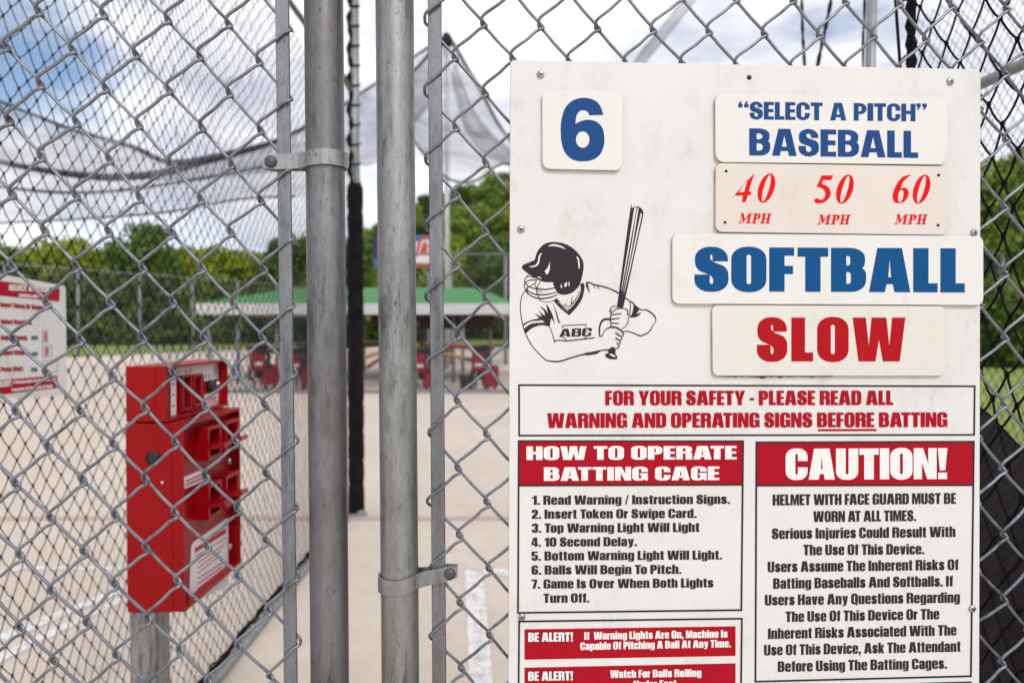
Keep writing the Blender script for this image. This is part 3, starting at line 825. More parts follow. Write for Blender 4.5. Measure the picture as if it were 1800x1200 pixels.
fill(A_, [(68, 500), (80, 475), (110, 455), (200, 420), (277, 387, 1), (285, 350), (310, 270), (350, 205), (410, 145), (480, 108), (580, 95), (690, 105), (790, 135), (880, 185), (960, 255), (1020, 330), (1060, 410), (1070, 490), (1062, 570), (1045, 660), (1028, 720), (1005, 790), (960, 850), (900, 905), (840, 935), (770, 950), (700, 945), (650, 915), (610, 860), (585, 800), (570, 745, 1), (480, 748), (400, 735), (330, 705), (270, 670), (180, 615), (110, 560), (75, 530)], BK, L1)
for q in ([(490, 168, 1), (520, 145), (590, 130), (650, 140), (720, 165), (785, 213, 1), (720, 195), (650, 172), (570, 162)],
          [(400, 277, 1), (365, 285), (340, 330), (330, 390), (310, 440), (270, 475), (175, 495, 1), (230, 507), (300, 490), (340, 450), (355, 400), (370, 320)],
          [(523, 400, 1), (510, 460), (480, 520), (435, 570, 1), (460, 610), (485, 618), (510, 570), (522, 500)],
          [(950, 333), (970, 380), (980, 450), (990, 527), (1003, 520), (1008, 450), (995, 370), (970, 335)],
          [(712, 775), (697, 800), (700, 830), (720, 847), (716, 820), (714, 800)],
          [(790, 748), (765, 765), (755, 800), (765, 825), (785, 815), (802, 785), (802, 758)],
          [(820, 738), (840, 755), (842, 790), (825, 812), (818, 805), (828, 775)],
          [(315, 668), (350, 658), (392, 692), (350, 680)]): fill(A_, q, WH, L2)
strokes(A_, [[(180, 615, 10), (130, 680, 14), (115, 720, 14), (125, 760, 14), (170, 815, 12)], [(150, 665, 12), (200, 650, 14), (275, 675, 16)], [(120, 748, 16), (200, 715, 16), (310, 708, 18)],
             [(115, 745, 12), (105, 795, 14), (125, 860, 16), (170, 945, 16)], [(165, 815, 16), (250, 842, 18), (350, 862, 22), (470, 862, 20), (600, 838, 16)],
             [(140, 865, 14), (250, 932, 20), (370, 950, 22), (500, 940, 20), (645, 903, 12)], [(135, 880, 12), (200, 955, 16), (280, 995, 20), (370, 1012, 24), (460, 1008, 22), (570, 980, 18), (660, 935, 12)],
             [(312, 712, 12), (285, 760, 12), (282, 800, 12), (305, 840, 10)], [(370, 735, 14), (325, 800, 14), (308, 860, 16), (315, 920, 16), (335, 980, 14), (350, 1012, 12)],
             [(130, 862, 12), (200, 812, 12), (275, 770, 12)], [(125, 755, 10), (160, 800, 12), (158, 900, 10)], [(338, 1010, 10), (370, 1045, 10), (470, 1070, 10), (560, 1055, 10), (640, 1010, 10)],
             [(320, 893, 10), (410, 912, 4)], [(310, 835, 8), (390, 838, 4)],
             [(885, 965, 3), (872, 1100, 20)], [(790, 1068, 3), (775, 1125, 16)]], BK, L1)
fill(B_, [(585, 158, 1), (680, 265), (820, 378, 1), (935, 250), (1012, 130), (1045, 0), (1048, -70), (1030, -115, 1), (985, -90, 1), (990, 0), (960, 100), (900, 185), (830, 258), (800, 275, 1), (720, 222), (632, 118, 1)], BK, L1)
strokes(B_, [[(645, 172, 3), (720, 222, 12), (795, 272, 16), (830, 268, 14), (880, 215, 12), (945, 120, 12), (985, 20, 10), (990, -60, 8)], [(720, 255, 3), (805, 308, 14)]], WH, L2)
strokes(B_, [[(730, 210, 6), (795, 243, 12), (840, 235, 12), (900, 165, 16), (955, 70, 12), (975, 0, 8)],
             [(165, 0, 12), (110, 80, 12), (85, 200, 12), (85, 300, 12), (100, 420, 14), (130, 560, 14), (160, 650, 14), (230, 790, 14), (330, 920, 14), (460, 1045, 16), (540, 1065, 20), (620, 1075, 22), (720, 1060, 22), (850, 1015, 20), (1000, 975, 22), (1100, 950, 34)],
             [(128, 520, 26), (230, 465, 18), (390, 435, 36)], [(575, 200, 3), (620, 320, 14), (655, 450, 20), (692, 502, 3)], [(650, 420, 6), (655, 520, 3)],
             [(525, 550, 10), (560, 640, 10), (590, 740, 14), (597, 800, 4)], [(597, 782, 10), (620, 757, 16), (700, 755, 16), (780, 762, 18), (900, 750, 18), (1040, 735, 18), (1200, 715, 18)]], BK, L1)
strokes(B_, [[(720, 570, 12), (720, 536, 12)], [(714, 532, 13), (1078, 515, 13)], [(1072, 515, 12), (1073, 552, 12)], [(1075, 605, 12), (1076, 640, 12)], [(725, 697, 12), (775, 750, 12)], [(1080, 695, 12), (1045, 733, 12)]], BK, L1, 1)
fill(B_, [(130, 590, 1), (215, 520), (300, 495), (400, 488), (470, 492), (525, 550, 1), (430, 525), (350, 535), (260, 570), (165, 648, 1)], BK, L1)
fill(B_, [(255, 290), (300, 345), (370, 385), (412, 395), (360, 300), (410, 350), (450, 385), (455, 360), (440, 310), (378, 240), (430, 270), (465, 295), (490, 340), (498, 350), (472, 200), (520, 270), (560, 350), (590, 440), (605, 515), (575, 450), (545, 420), (535, 480), (525, 550), (470, 500), (440, 470), (380, 430), (320, 370)], BK, L1, False)
b.cur = BK
letter(b, 'ABC', *B_((668, 705)), *B_((1150, 688)), 122 / 8.571, LF(L1), Face(stem=21, bar=17, R=16, ri=5, wide=1.0), track=5, slant=0.06)
# bat
fill(D_, [(180, 100), (200, 70), (255, 50), (305, 72), (330, 118), (325, 170, 1), (100, 1205, 1), (28, 1205, 1)], BK, L1)
strokes(D_, [[(245, 58, 10), (235, 100, 24), (170, 480, 16), (120, 770, 10), (78, 1010, 2)], [(272, 65, 8), (256, 150, 16), (188, 560, 13), (95, 1020, 2)], [(300, 135, 6), (300, 165, 18), (230, 500, 16), (165, 800, 11), (108, 1040, 2)]], WH, L2)
strokes(C_, [[(0, 125, 24), (60, 130, 18), (110, 152, 16), (200, 170, 18), (300, 200, 16), (380, 235, 18), (430, 265, 24)], [(100, 150, 16), (118, 205, 2)], [(150, 165, 16), (175, 212, 2)],
             [(515, 325, 14), (570, 360, 14), (620, 395, 16), (650, 430, 20), (700, 470, 18), (740, 485, 12), (790, 482, 16), (850, 515, 18), (900, 560, 18), (922, 610, 12), (910, 650, 8), (880, 695, 10), (850, 750, 14), (800, 795, 16), (720, 825, 16), (640, 795, 14), (560, 768, 14), (480, 770, 12)],
             [(580, 372, 10), (586, 440, 12), (580, 520, 12), (568, 560, 12)], [(180, 830, 16), (178, 740, 20), (195, 660, 24), (235, 612, 28), (290, 605, 28), (338, 622, 18)],
             [(0, 1068, 30), (130, 1045, 40), (200, 1018, 16), (300, 1010, 22)]], BK, L1)
fill(C_, [(0, 125, 1), (25, 150), (52, 268, 1), (20, 210), (0, 170, 1)], BK, L1)
fill(C_, [(630, 400, 1), (660, 440), (705, 475, 1), (690, 500), (660, 545, 1), (690, 530), (730, 517, 1), (700, 555), (650, 580), (555, 582, 1), (590, 560), (615, 510), (625, 450)], BK, L1)
fill(C_, [(340, 520), (400, 475), (480, 468), (540, 480), (556, 520), (558, 600), (550, 660), (510, 705), (460, 740), (335, 710), (328, 600)], WH, L2)
strokes(C_, [[(345, 548, 16), (465, 533, 15)], [(335, 607, 16), (445, 593, 15)], [(338, 656, 14), (438, 664, 15)], [(405, 430, 8), (350, 440, 10), (318, 490, 16), (342, 522, 14)], [(340, 520, 12), (400, 476, 12), (480, 466, 10), (535, 480, 14), (552, 510, 16), (550, 540, 14), (562, 562, 14)],
             [(340, 520, 14), (326, 590, 14), (330, 640, 12), (335, 708, 10)], [(558, 580, 8), (553, 640, 12), (530, 690, 8), (462, 736, 6)],
             [(180, 828, 14), (210, 828, 12), (240, 770, 10), (270, 735, 10), (330, 710, 18), (400, 715, 20), (450, 745, 16), (490, 785, 14), (495, 815, 12), (475, 840, 12), (470, 870, 12), (450, 890, 12), (450, 920, 12), (435, 950, 12), (440, 970, 10), (400, 992, 16)],
             [(388, 785, 20), (475, 837, 13)], [(390, 855, 20), (450, 887, 13)], [(402, 918, 16), (440, 947, 8)]], BK, L3)
fill(C_, [(345, 968, 1), (395, 990, 1), (388, 1055), (412, 1100), (405, 1130), (340, 1132), (280, 1115), (255, 1085), (262, 1062), (295, 1050), (290, 1010, 1)], BK, L1)
fill(C_, [(302, 1065, 1), (345, 1066), (396, 1096, 1), (375, 1104), (330, 1085)], WH, L2)
b.build('batter_drawing', [M['ink_black'], M['board']], sign)

# screws and the empty hole
for x, y in ((950, 131.5), (1670, 144), (915.5, 403), (1711.5, 409), (917, 1083.5), (1708.5, 1069)):
    b = MB()
    c = UR(x, y, FH)
    b.cur = 0
    b.lathe([(0.0043, 0), (0.0043, 0.0006), (0.0038, 0.0016), (0.0028, 0.0024), (0.0014, 0.0028), (0.0002, 0.0029)], c, NR, 18)
    b.cur = 1
    a0 = random.uniform(0, 1.5)
    for k in range(2):
        d = DR * math.cos(a0 + k * math.pi / 2) + V((0, 0, 1)) * math.sin(a0 + k * math.pi / 2)
        e = NR.cross(d)
        q = c + NR * (0.00292 + 0.00002 * k)
        b.add([q + d * 0.0021 + e * .00045, q - d * 0.0021 + e * .00045, q - d * 0.0021 - e * .00045, q + d * 0.0021 - e * .00045], [(0, 1, 2, 3)])
    b.build('screw', [M['screw'], M['hole']], sign)
b = MB()
c = UR(1317, 136.5, FH + K1)
b.add([c + (DR * math.cos(k * .39) + V((0, 0, 1)) * math.sin(k * .39)) * 0.0027 for k in range(16)], [tuple(range(16))])
b.build('screw_hole', M['hole'], sign)
# ---------------------------------------------------------------- chain-link panels
def chain_mesh(name, org, eu, ev, nrm, i0, i1, z0, z1, parent, wrap=None, seed=1):
    """org: a knot; eu, ev: one diamond sideways / upwards; half columns i0..i1"""
    rnd = random.Random(seed)
    hu, hv = eu / 2, ev / 2
    j0 = int(math.floor((z0 - org.z) / hv.z)); j1 = int(math.ceil((z1 - org.z) / hv.z))
    du, dv = hu.normalized(), V((0, 0, 1))
    jit = {}
    def K(c, j):
        if (c, j) not in jit:
            jit[(c, j)] = org + hu * c + hv * j + du * rnd.gauss(0, .0007) + dv * rnd.gauss(0, .0007) + nrm * rnd.gauss(0, .0009)
        return jit[(c, j)]
    V_, F_ = [], []
    R = 0.00175
    for i in range(i0, i1):
        a = 0.0030
        edge = wrap is not None and i == wrap
        if edge: a = 0.0048
        dl, ep = 0.0028, 0.0026
        path = []
        for j in range(j0, j1):
            left = (i + j) % 2 == 0
            c0 = i if left else i + 1
            P = K(c0, j); Q = K(i + 1 if left else i, j + 1)
            P = P + du * (-dl if left else dl) + dv * (ep if left else -ep)
            Q = Q + du * (dl if left else -dl) + dv * (-ep if left else ep)
            D = Q - P
            w = (D.dot(du), D.z)
            g = rnd.gauss(0, .025)
            mm = 0.001
            M_ = P.lerp(Q, .5 + g) + nrm * (a if left else -a)
            if left:    # front strand rising to the right: round the left loop, over, into the right loop
                seq = [P, P + du * .8 * mm + dv * 3.4 * mm + nrm * a * .8, P + du * 4.9 * mm + dv * 7.8 * mm + nrm * a, M_ + dv * 1.9 * mm,
                       Q - du * 8.4 * mm - dv * 5.1 * mm + nrm * a, Q - du * 1.6 * mm - dv * 1.7 * mm + nrm * a * .8]
            else:       # back strand rising to the left
                seq = [P, P - du * .8 * mm + dv * 2.6 * mm - nrm * a * .7, P - du * 4.5 * mm + dv * 7.0 * mm - nrm * a, M_,
                       Q + du * 7 * mm - dv * 8 * mm - nrm * a, Q + du * 1.0 * mm - dv * 3.8 * mm - nrm * a * .8]
            path += seq
        pts = np.array([tuple(p) for p in crom([tuple(p) for p in path], 3)])
        t = np.gradient(pts, axis=0); t /= np.linalg.norm(t, axis=1)[:, None]
        nv = np.array(tuple(nrm)); 
        b_ = np.cross(t, nv); b_ /= np.linalg.norm(b_, axis=1)[:, None]
        n_ = np.cross(b_, t)
        n = 7; k0 = len(V_) 
        ang = [2 * math.pi * k / n for k in range(n)]
        rings = np.stack([pts + R * (math.cos(q) * n_ + math.sin(q) * b_) for q in ang], 1)
        base = sum(len(x) for x in V_)
        V_.append(rings.reshape(-1, 3))
        m = len(pts)
        ii = np.arange(m - 1)[:, None] * n; kk = np.arange(n)[None, :]; kn = (kk + 1) % n
        F_.append(np.stack([ii + kk, ii + kn, ii + n + kn, ii + n + kk], -1).reshape(-1, 4) + base)
    vs = np.concatenate(V_); fs = np.concatenate(F_)
    return np_mesh(name, vs, fs, M['wire'], parent)

def np_mesh(name, vs, fs, mat, parent=None, smooth=True):
    org = ORG[parent.name] if parent is not None else V((0, 0, 0))
    me = bpy.data.meshes.new(name)
    vs = np.asarray(vs, np.float32) - np.array(tuple(org), np.float32)
    me.vertices.add(len(vs)); me.vertices.foreach_set('co', vs.ravel())
    k = fs.shape[1]
    me.loops.add(fs.size); me.loops.foreach_set('vertex_index', fs.astype(np.int32).ravel())
    me.polygons.add(len(fs))
    me.polygons.foreach_set('loop_start', np.arange(len(fs), dtype=np.int32) * k)
    me.polygons.foreach_set('use_smooth', [smooth] * len(fs))
    me.materials.append(mat)
    me.update(calc_edges=True); me.validate()
    o = bpy.data.objects.new(name, me); COL.objects.link(o)
    if parent is not None: o.parent = parent
    ORG[o.name] = org
    return o

def extend(p, q, z):
    d = q - p
    return p + d * ((z - p.z) / d.z)

def pole_part(name, pa, pb, r, z0, z1, mat, parent):
    b = MB()
    a, c = extend(pa, pb, z0), extend(pa, pb, z1)
    n = 14
    b.tube([a.lerp(c, k / n) for k in range(n + 1)], r, 32)
    return b.build(name, mat, parent, smooth=True)

def bar_part(pxa, pxb, U, d, nrm, parent, z0, z1):
    """flat tension bar between two photo columns given at top and bottom"""
    (xl0, xr0), (xl1, xr1) = pxa, pxb
    lt, rt, lb, rb = U(xl0, 0), U(xr0, 0), U(xl1, 1200), U(xr1, 1200)
    L0, L1 = extend(lt, lb, z0), extend(lt, lb, z1); R0, R1 = extend(rt, rb, z0), extend(rt, rb, z1)
    w = d * 0.0006; h = 0.0025
    b = MB()
    vs = []
    for L_, R_ in ((L0, R0), (L1, R1)):
        vs += [L_ + nrm * (h - .0008), L_ + w * 1.2 + nrm * h, R_ - w * 1.2 + nrm * h, R_ + nrm * (h - .0008), R_ - nrm * h, L_ - nrm * h]
    b.add(vs, [(i, (i + 1) % 6, (i + 1) % 6 + 6, i + 6) for i in range(6)] + [tuple(range(6))[::-1], tuple(range(6, 12))])
    return b.build('tension_bar', M['galv_bar'], parent)

def band_part(c, rp, du, nrm, side, length, h, tilt, parent):
    """strap round the post with two legs towards the mesh; side = -1 left, +1 right"""
    Rb = rp + 0.0012
    leg = 0.0050
    path = []
    def U_(u, n): return c + du * (u * side) + nrm * n
    a0 = math.asin((leg + .004) / Rb)
    pr = [(length, leg), (length * .8, leg), (length * .6, leg), (Rb + .012, leg + .0003), (Rb + .005, leg + .0015), (Rb * math.cos(a0) + .0012, Rb * math.sin(a0) + .0003)]
    arc = [(Rb * math.cos(t), Rb * math.sin(t)) for t in np.linspace(a0 + .18, 2 * math.pi - a0 - .18, 34)]
    pr = pr + arc + [(x, -y) for x, y in pr[::-1]]
    b = MB()
    th = 0.0019
    rings = []
    m = len(pr)
    for i, (x, y) in enumerate(pr):
        ax, ay = pr[max(i - 1, 0)]; bx, by = pr[min(i + 1, m - 1)]
        tx, ty = bx - ax, by - ay; l = math.hypot(tx, ty)
        nx, ny = ty / l, -tx / l            # outward
        if (nx * x + ny * y) < 0 and abs(x) < Rb: nx, ny = -nx, -ny
        zt = tilt * max(0.0, x) 
        hh = h / 2
        if i in (0, m - 1): hh = h / 2 - .0028
        q0 = U_(x, y); q1 = U_(x + nx * th, y + ny * th)
        e = V((0, 0, 1))
        rings.append([q0 + e * (zt - hh), q1 + e * (zt - hh), q1 + e * (zt + hh), q0 + e * (zt + hh)])
    # a short chamfered end
    for k, s_ in ((0, 1), (m - 1, -1)):
        pass
    vs = [p for r in rings for p in r]
    fs = []
    for i in range(m - 1):
        for k in range(4):
            q = (k + 1) % 4
            fs.append((i * 4 + k, i * 4 + q, i * 4 + 4 + q, i * 4 + 4 + k))
    fs += [(0, 1, 2, 3), tuple((m - 1) * 4 + k for k in (3, 2, 1, 0))]
    b.add(vs, fs)
    o = b.build('tension_band', M['galv_strap'], parent, fix=True)
    b = MB()
    bu = length - .0085
    p = U_(bu, leg + th) + V((0, 0, tilt * bu))
    b.lathe([(.0066, 0), (.0066, .0005), (.0060, .0018), (.0046, .0030), (.0026, .0037), (.0004, .0040)], p, nrm, 24)
    b.lathe([(.0030, 0), (.0030, .014)], p - nrm * .014, nrm, 10)
    b.lathe([(.0062, 0), (.0062, .004)], U_(bu, -leg - th) - nrm * .004 + V((0, 0, tilt * bu)), nrm, 6)
    b.build('bolt', M['bolt'], o, smooth=False)
    return o

# left panel
eu = (UL(402.7, 42.7) - UL(70, 21.7)) / 3
ev = (UL(70, 21.7) - UL(95, 1161.7)) / 9
oL = UL(70, 21.7)
fenL = thing('fence_panel', 'chain-link panel left of the gap, its weathered brownish post beside the red box', 'fence', UL(575, 1200, 0) * 1.0)
chain_mesh('wire_mesh', oL, eu, ev, NL, -12, 8, 0.06, 2.28, fenL, wrap=7, seed=3)
pA, pB = UL(569, 0), UL(580, 1200)
pole_part('post', pA, pB, 0.0209, -0.02, 2.42, M['galv_brown'], fenL)
bar_part((484, 508), (499.5, 523), UL, DL, NL, fenL, 0.05, 2.30)
cL = extend(pA, pB, UL(571, 283).z)
band_part(cL, 0.0209, DL, NL, -1, 0.0645, 0.0165, -0.085, fenL)
for zz_ in (0.35, 2.1): band_part(extend(pA, pB, zz_), 0.0209, DL, NL, -1, 0.0645, 0.0165, 0.02, fenL)
# right panel
eu = (UR(1724, 69) - UR(852, 43)) / 9
ev = (UR(801.7, 101.7) - UR(810, 1178.3)) / 9
oR = UR(801.7, 101.7)
fenR = thing('fence_panel', 'chain-link panel right of the gap, its pale grey post beside the white board', 'fence', UR(704, 1200, 0))
chain_mesh('wire_mesh', oR, eu, ev, NR, -1, 27, 0.06, 2.28, fenR, wrap=-1, seed=5)
pA, pB = UR(693.7, 0), UR(704, 1200)
pole_part('post', pA, pB, 0.0208, -0.02, 2.42, M['galv'], fenR)
bar_part((752, 776), (760, 784.5), UR, DR, NR, fenR, 0.05, 2.30)
band_part(extend(pA, pB, UR(702, 1021).z), 0.0208, DR, NR, 1, 0.0645, 0.0165, 0.17, fenR)
for zz_ in (0.32, 2.12): band_part(extend(pA, pB, zz_), 0.0208, DR, NR, 1, 0.0645, 0.0165, 0.02, fenR)

# ---------------------------------------------------------------- knotted nets
def knot_net(name, fn, nrm, na, nb, ha, hb, r, rk, parent, mat, seed=1, bow=0.12, sub=2):
    """diamond net: knots at ((i, j), i+j even) mapped by fn(a, b) -> point"""
    rnd = np.random.RandomState(seed)
    P = {}
    for i in range(na + 1):
        for j in range(nb + 1):
            if (i + j) % 2 == 0:
                P[(i, j)] = np.array(tuple(fn(i * ha, j * hb))) + rnd.normal(0, .0016, 3)
    A, B_, S = [], [], []
    for (i, j), p in P.items():
        for di, s in ((1, 1), (-1, -1)):
            q = P.get((i + di, j + 1))
            if q is not None: A.append(p); B_.append(q); S.append(s)
    A, B_, S = np.array(A), np.array(B_), np.array(S, float)
    nv = np.array(tuple(nrm.normalized()))
    D = B_ - A
    t = D / np.linalg.norm(D, axis=1)[:, None]
    b = np.cross(t, nv); b /= np.linalg.norm(b, axis=1)[:, None]
    L_ = np.linalg.norm(D, axis=1)[:, None]
    n = 4
    amp = (rnd.normal(0, .5, (len(A), 1)) + S[:, None] * 1.0) * bow * L_ * .30
    rings = []
    for k in range(sub + 1):
        f = k / sub
        c = A + D * f + b * amp * math.sin(math.pi * f) * .5 + np.array([0, 0, -1.0]) * (L_ * .06 * math.sin(math.pi * f))
        rings.append(np.stack([c + r * (math.cos(q) * nv + math.sin(q) * b) for q in [math.pi / 4 + math.pi / 2 * u for u in range(n)]], 1))
    R_ = np.stack(rings, 1)                      # seg, ring, side, 3
    vs = R_.reshape(-1, 3)
    seg = np.arange(len(A))[:, None, None] * (sub + 1) * n
    ri = np.arange(sub)[None, :, None] * n
    kk = np.arange(n)[None, None, :]; kn = (kk + 1) % n
    fs = np.stack([seg + ri + kk, seg + ri + kn, seg + ri + n + kn, seg + ri + n + kk], -1).reshape(-1, 4)
    if rk:
        kp = np.array(list(P.values()))
        g = []
        for k in range(6):
            th = k * math.pi / 3
            g.append((math.cos(th) * .95, math.sin(th) * .95))
        tt = np.array([0, 0, 1.0]); bb = np.cross(tt, nv)
        ring = [kp + rk * (c * tt * 1.15 + s * bb + 0 * nv) * rnd.uniform(.75, 1.2, (len(kp), 1)) for c, s in g]
        kv = np.stack(ring + [kp + nv * rk * .8, kp - nv * rk * .8], 1)
        base = np.arange(len(kp))[:, None] * 8 + len(vs)
        kf = []
        for k in range(6):
            q = (k + 1) % 6
            kf.append(np.concatenate([base + k, base + q, base + 6, base + 6], 1)); kf.append(np.concatenate([base + q, base + k, base + 7, base + 7], 1))
        kf = np.concatenate(kf)
        tri = kf[:, :3]
        # quads from triangles: repeat is not legal, so knots are a mesh of their own joined below
        vs2 = kv.reshape(-1, 3)
        me_v = np.concatenate([vs, vs2])
        return np_mixed(name, me_v, [fs, tri], mat, parent)
    return np_mesh(name, vs, fs, mat, parent)

def np_mixed(name, vs, groups, mat, parent=None):
    org = ORG[parent.name] if parent is not None else V((0, 0, 0))
    me = bpy.data.meshes.new(name)
    vs = np.asarray(vs, np.float32) - np.array(tuple(org), np.float32)
    me.vertices.add(len(vs)); me.vertices.foreach_set('co', vs.ravel())
    li = np.concatenate([g.astype(np.int32).ravel() for g in groups])
    tot = np.concatenate([np.full(len(g), g.shape[1], np.int32) for g in groups])
    st = np.concatenate([[0], np.cumsum(tot)[:-1]]).astype(np.int32)
    me.loops.add(len(li)); me.loops.foreach_set('vertex_index', li)
    me.polygons.add(len(tot)); me.polygons.foreach_set('loop_start', st)
    me.polygons.foreach_set('use_smooth', [True] * len(tot))
    me.materials.append(mat)
    me.update(calc_edges=True); me.validate()
    o = bpy.data.objects.new(name, me); COL.objects.link(o)
    if parent is not None: o.parent = parent
    ORG[o.name] = org
    return o

NX = -1.33                           # the net wall on the left of the cage
NY0, NY1 = 0.95, 6.0
netL = thing('net_wall', 'black knotted netting hanging in a long wall behind the red box', 'net', (NX, NY0, 0))
def fL(a, b):
    y = NY0 + a
    f = max(0.0, min(1.0, (b - 1.2) / 2.0))
    z = 0.045 + b + 0.5 * f * (1.7 - y) * (1 if y > 1.7 else .3) * 0.45
    sag = 0.05 * math.sin(y * 1.9 + .4) * math.exp(-((b - .5) / .9) ** 2)
    if b < .25: z -= .0
    return (NX + 0.02 * math.sin(b * 2.3 + y) + sag * .5, y + 0.012 * math.sin(b * 5 + y * 3), z)
knot_net('netting', fL, V((1, 0, 0)), int((NY1 - NY0) / .031), int(3.75 / .039), .0325, .041, 0.00135, 0.0056, netL, M['net'], seed=4)
b = MB()
ga, gb = gnd(350, 1250), gnd(612, 915)
pts = [ga.lerp(gb, k / 20) + V((-0.012, 0, .03)) for k in range(-8, 21)]
b.tube(pts, 0.021, 12)
b.build('ground_pipe', M['pole'], netL, smooth=True)
b = MB()
rnd = random.Random(5)
for q in range(6):
    pp = [p + V((-.035 + rnd.uniform(-.012, .012), rnd.uniform(-.02, .02), .012 + rnd.uniform(0, .028))) for p in pts for _ in (0, 1)]
    pp = [p + (pts[1] - pts[0]) * (.5 * (i % 2)) for i, p in enumerate(pp)]
    b.tube([V(tuple(p)) for p in crom([tuple(p) for p in pp], 3)], 0.0055, 5)
b.build('hem_rope', M['rope'], netL, smooth=True)

# a second net on the far side of the next cage
netF = thing('net_wall', 'further black net wall beyond the right rope, two metres off', 'net', (2.7, 2.0, 0))
knot_net('netting', lambda p, q: (2.7 + .04 * math.sin(q * 3 + p * 2), 2.0 + p, .1 + q), V((1, 0, 0)), 80, 84, .036, .042, .0016, .0050, netF, M['net'], seed=14)
# right net with its border ropes
RX = 0.675
netR = thing('net_wall', 'black knotted netting right of the white board, edged by a twisted rope', 'net', (RX, 0.8, 0))
def fR(a, b):
    return (RX + 0.012 * math.sin(b * 4 + a * 5), 0.80 + a + .006 * math.sin(b * 7), 0.15 + b + .10 * a)
knot_net('netting', fR, V((1, 0, 0)), 14, 72, .029, .038, 0.0016, 0.0052, netR, M['net'], seed=9, sub=3)
b = MB()
def twisted(b, path, r, turns=40, strands=3, rs=None):
    P = crom([tuple(p) for p in path], 24)
    for s in range(strands):
        q = []
        for i, p in enumerate(P):
            a = 2 * math.pi * (turns * i / len(P) + s / strands)
            q.append(V(tuple(p)) + V((math.cos(a), math.sin(a), 0)) * r)
        b.tube(q, rs or r * 1.05, 5)
yr = 0.80 + 14 * .029
twisted(b, [(RX + .004, yr + .012, 0.2), (RX, yr + .010, 1.0), (RX + .004, yr + .014, 1.8), (RX, yr + .004, 2.5), (RX, yr, 2.95)], 0.0052, turns=38)
b.build('border_rope', M['rope'], netR, smooth=True)
b = MB()
x2 = at(1574, 0, 1.27); x3 = at(1582, 113, 1.27)
b.tube([extend(x2, x3, 2.9), extend(x2, x3, 2.2), x3, extend(x2, x3, 1.5)], 0.0030, 6)
rnd = random.Random(8)
for k in range(14):
    zz_ = 1.5 + k * .095
    p = extend(x2, x3, zz_); q = V((RX, yr + .01, zz_ - .012))
    b.tube([p, p.lerp(q, .5) + V((0, 0, .006)), q], .0016, 5)
b.build('lacing_cord', M['rope'], netR, smooth=True)
# ---------------------------------------------------------------- red token cabinet on its post
M['red'] = m_paint('red_enamel', srgb(152, 0, 7), 0.36, 0.6)
M['red_in'] = m_paint('red_enamel_front', srgb(160, 0, 14), 0.36, 0.2)
M['dark'] = m_plain('dark_opening', (0.02, 0.004, 0.006), 0.8)
M['blackp'] = m_plain('black_plastic', (0.015, 0.015, 0.017), 0.35)
M['chrome'] = m_plain('chrome', (0.75, 0.75, 0.76), 0.15, 1.0, 0.03)
M['sticker'] = m_board('sticker_white', (0.80, 0.78, 0.77), 0.2)
M['sink_red'] = m_vinyl('sticker_red', srgb(196, 40, 52), 0.0)
boxT = thing('token_box', 'red metal token cabinet with coin slots on a square grey post', 'token box', (-0.82, 1.62, 0))
XB, XP, XR = -0.851, -0.748, -0.724
Y0, Y1 = 1.56, 1.888
b = MB()
b.span((XB, Y0, 0.97), (XP, Y1, 1.388), .002)
b.span((XP, Y0, 0.974), (XR, Y0 + .004, 1.386))
b.span((XP, Y1 - .004, 0.974), (XR, Y1, 1.386))
b.span((XP, Y0 + .004, 0.97), (XR, Y1 - .004, 0.978))
b.span((XP, Y0 + .004, 1.380), (XR, Y1 - .004, 1.388))
cab = b.build('lower_cabinet', M['red'], boxT)
b = MB(); b.add([(XP + .0008, Y0 + .006, .98), (XP + .0008, Y1 - .006, .98), (XP + .0008, Y1 - .006, 1.378), (XP + .0008, Y0 + .006, 1.378)], [(0, 1, 2, 3)])
b.build('front_panel', M['red_in'], cab)
XU, XUR = -0.785, -0.760
Z0, Z1 = 1.391, 1.514
b = MB()
b.span((XB + .001, Y0 + .001, Z0), (XU, Y1 + .012, Z1), .002)
b.span((XU, Y0 + .001, Z0 + .002), (XUR, Y0 + .005, Z1 - .002))
b.span((XU, Y1 + .008, Z0 + .002), (XUR, Y1 + .012, Z1 - .002))
b.span((XU, Y0 + .005, Z0), (XUR, Y1 + .008, Z0 + .006))
b.span((XU, Y0 + .005, Z1 - .005), (XUR, Y1 + .008, Z1))
upc = b.build('upper_cabinet', M['red'], boxT)
ux = lambda x, y: onx(300 + x / 7.5, 620 + y / 7.5, XU + .0012)
ux2 = lambda x, y: onx(300 + x / 7.5, 620 + y / 7.5, XU + .0018)
b = MB(); b.poly(rpoly([(70, 192, 12), (668, 108, 12), (668, 335, 14), (445, 376, 14), (428, 268), (75, 300)]), [], ux)
lbl = b.build('instruction_sticker', M['sticker'], upc)
for q in ([(2, 340), (74, 330), (74, 855), (2, 880)], [(368, 318), (408, 310), (408, 600), (368, 612)], [(445, 552), (668, 500), (668, 690), (445, 742)]):
    b = MB(); b.poly(q, [], ux); b.build('instruction_sticker', M['sticker'], upc)
b = MB()
for x, y, w, h in [(85, 235, 50, 12), (85, 262, 50, 12), (200, 225, 14, 50), (245, 215, 40, 12), (245, 240, 40, 12), (245, 262, 30, 8), (455, 290, 14, 45), (500, 282, 22, 10), (500, 305, 22, 10), (500, 325, 22, 8),
                   (575, 185, 65, 12), (575, 215, 65, 12), (575, 245, 65, 12), (575, 275, 65, 12), (595, 150, 24, 14), (485, 590, 110, 16), (485, 622, 110, 16), (480, 660, 170, 10), (25, 400, 26, 22), (25, 540, 26, 22), (25, 690, 26, 22)]:
    b.poly([(x, y + .12 * 0), (x + w, y - .16 * w), (x + w, y - .16 * w + h), (x, y + h)], [], ux2)
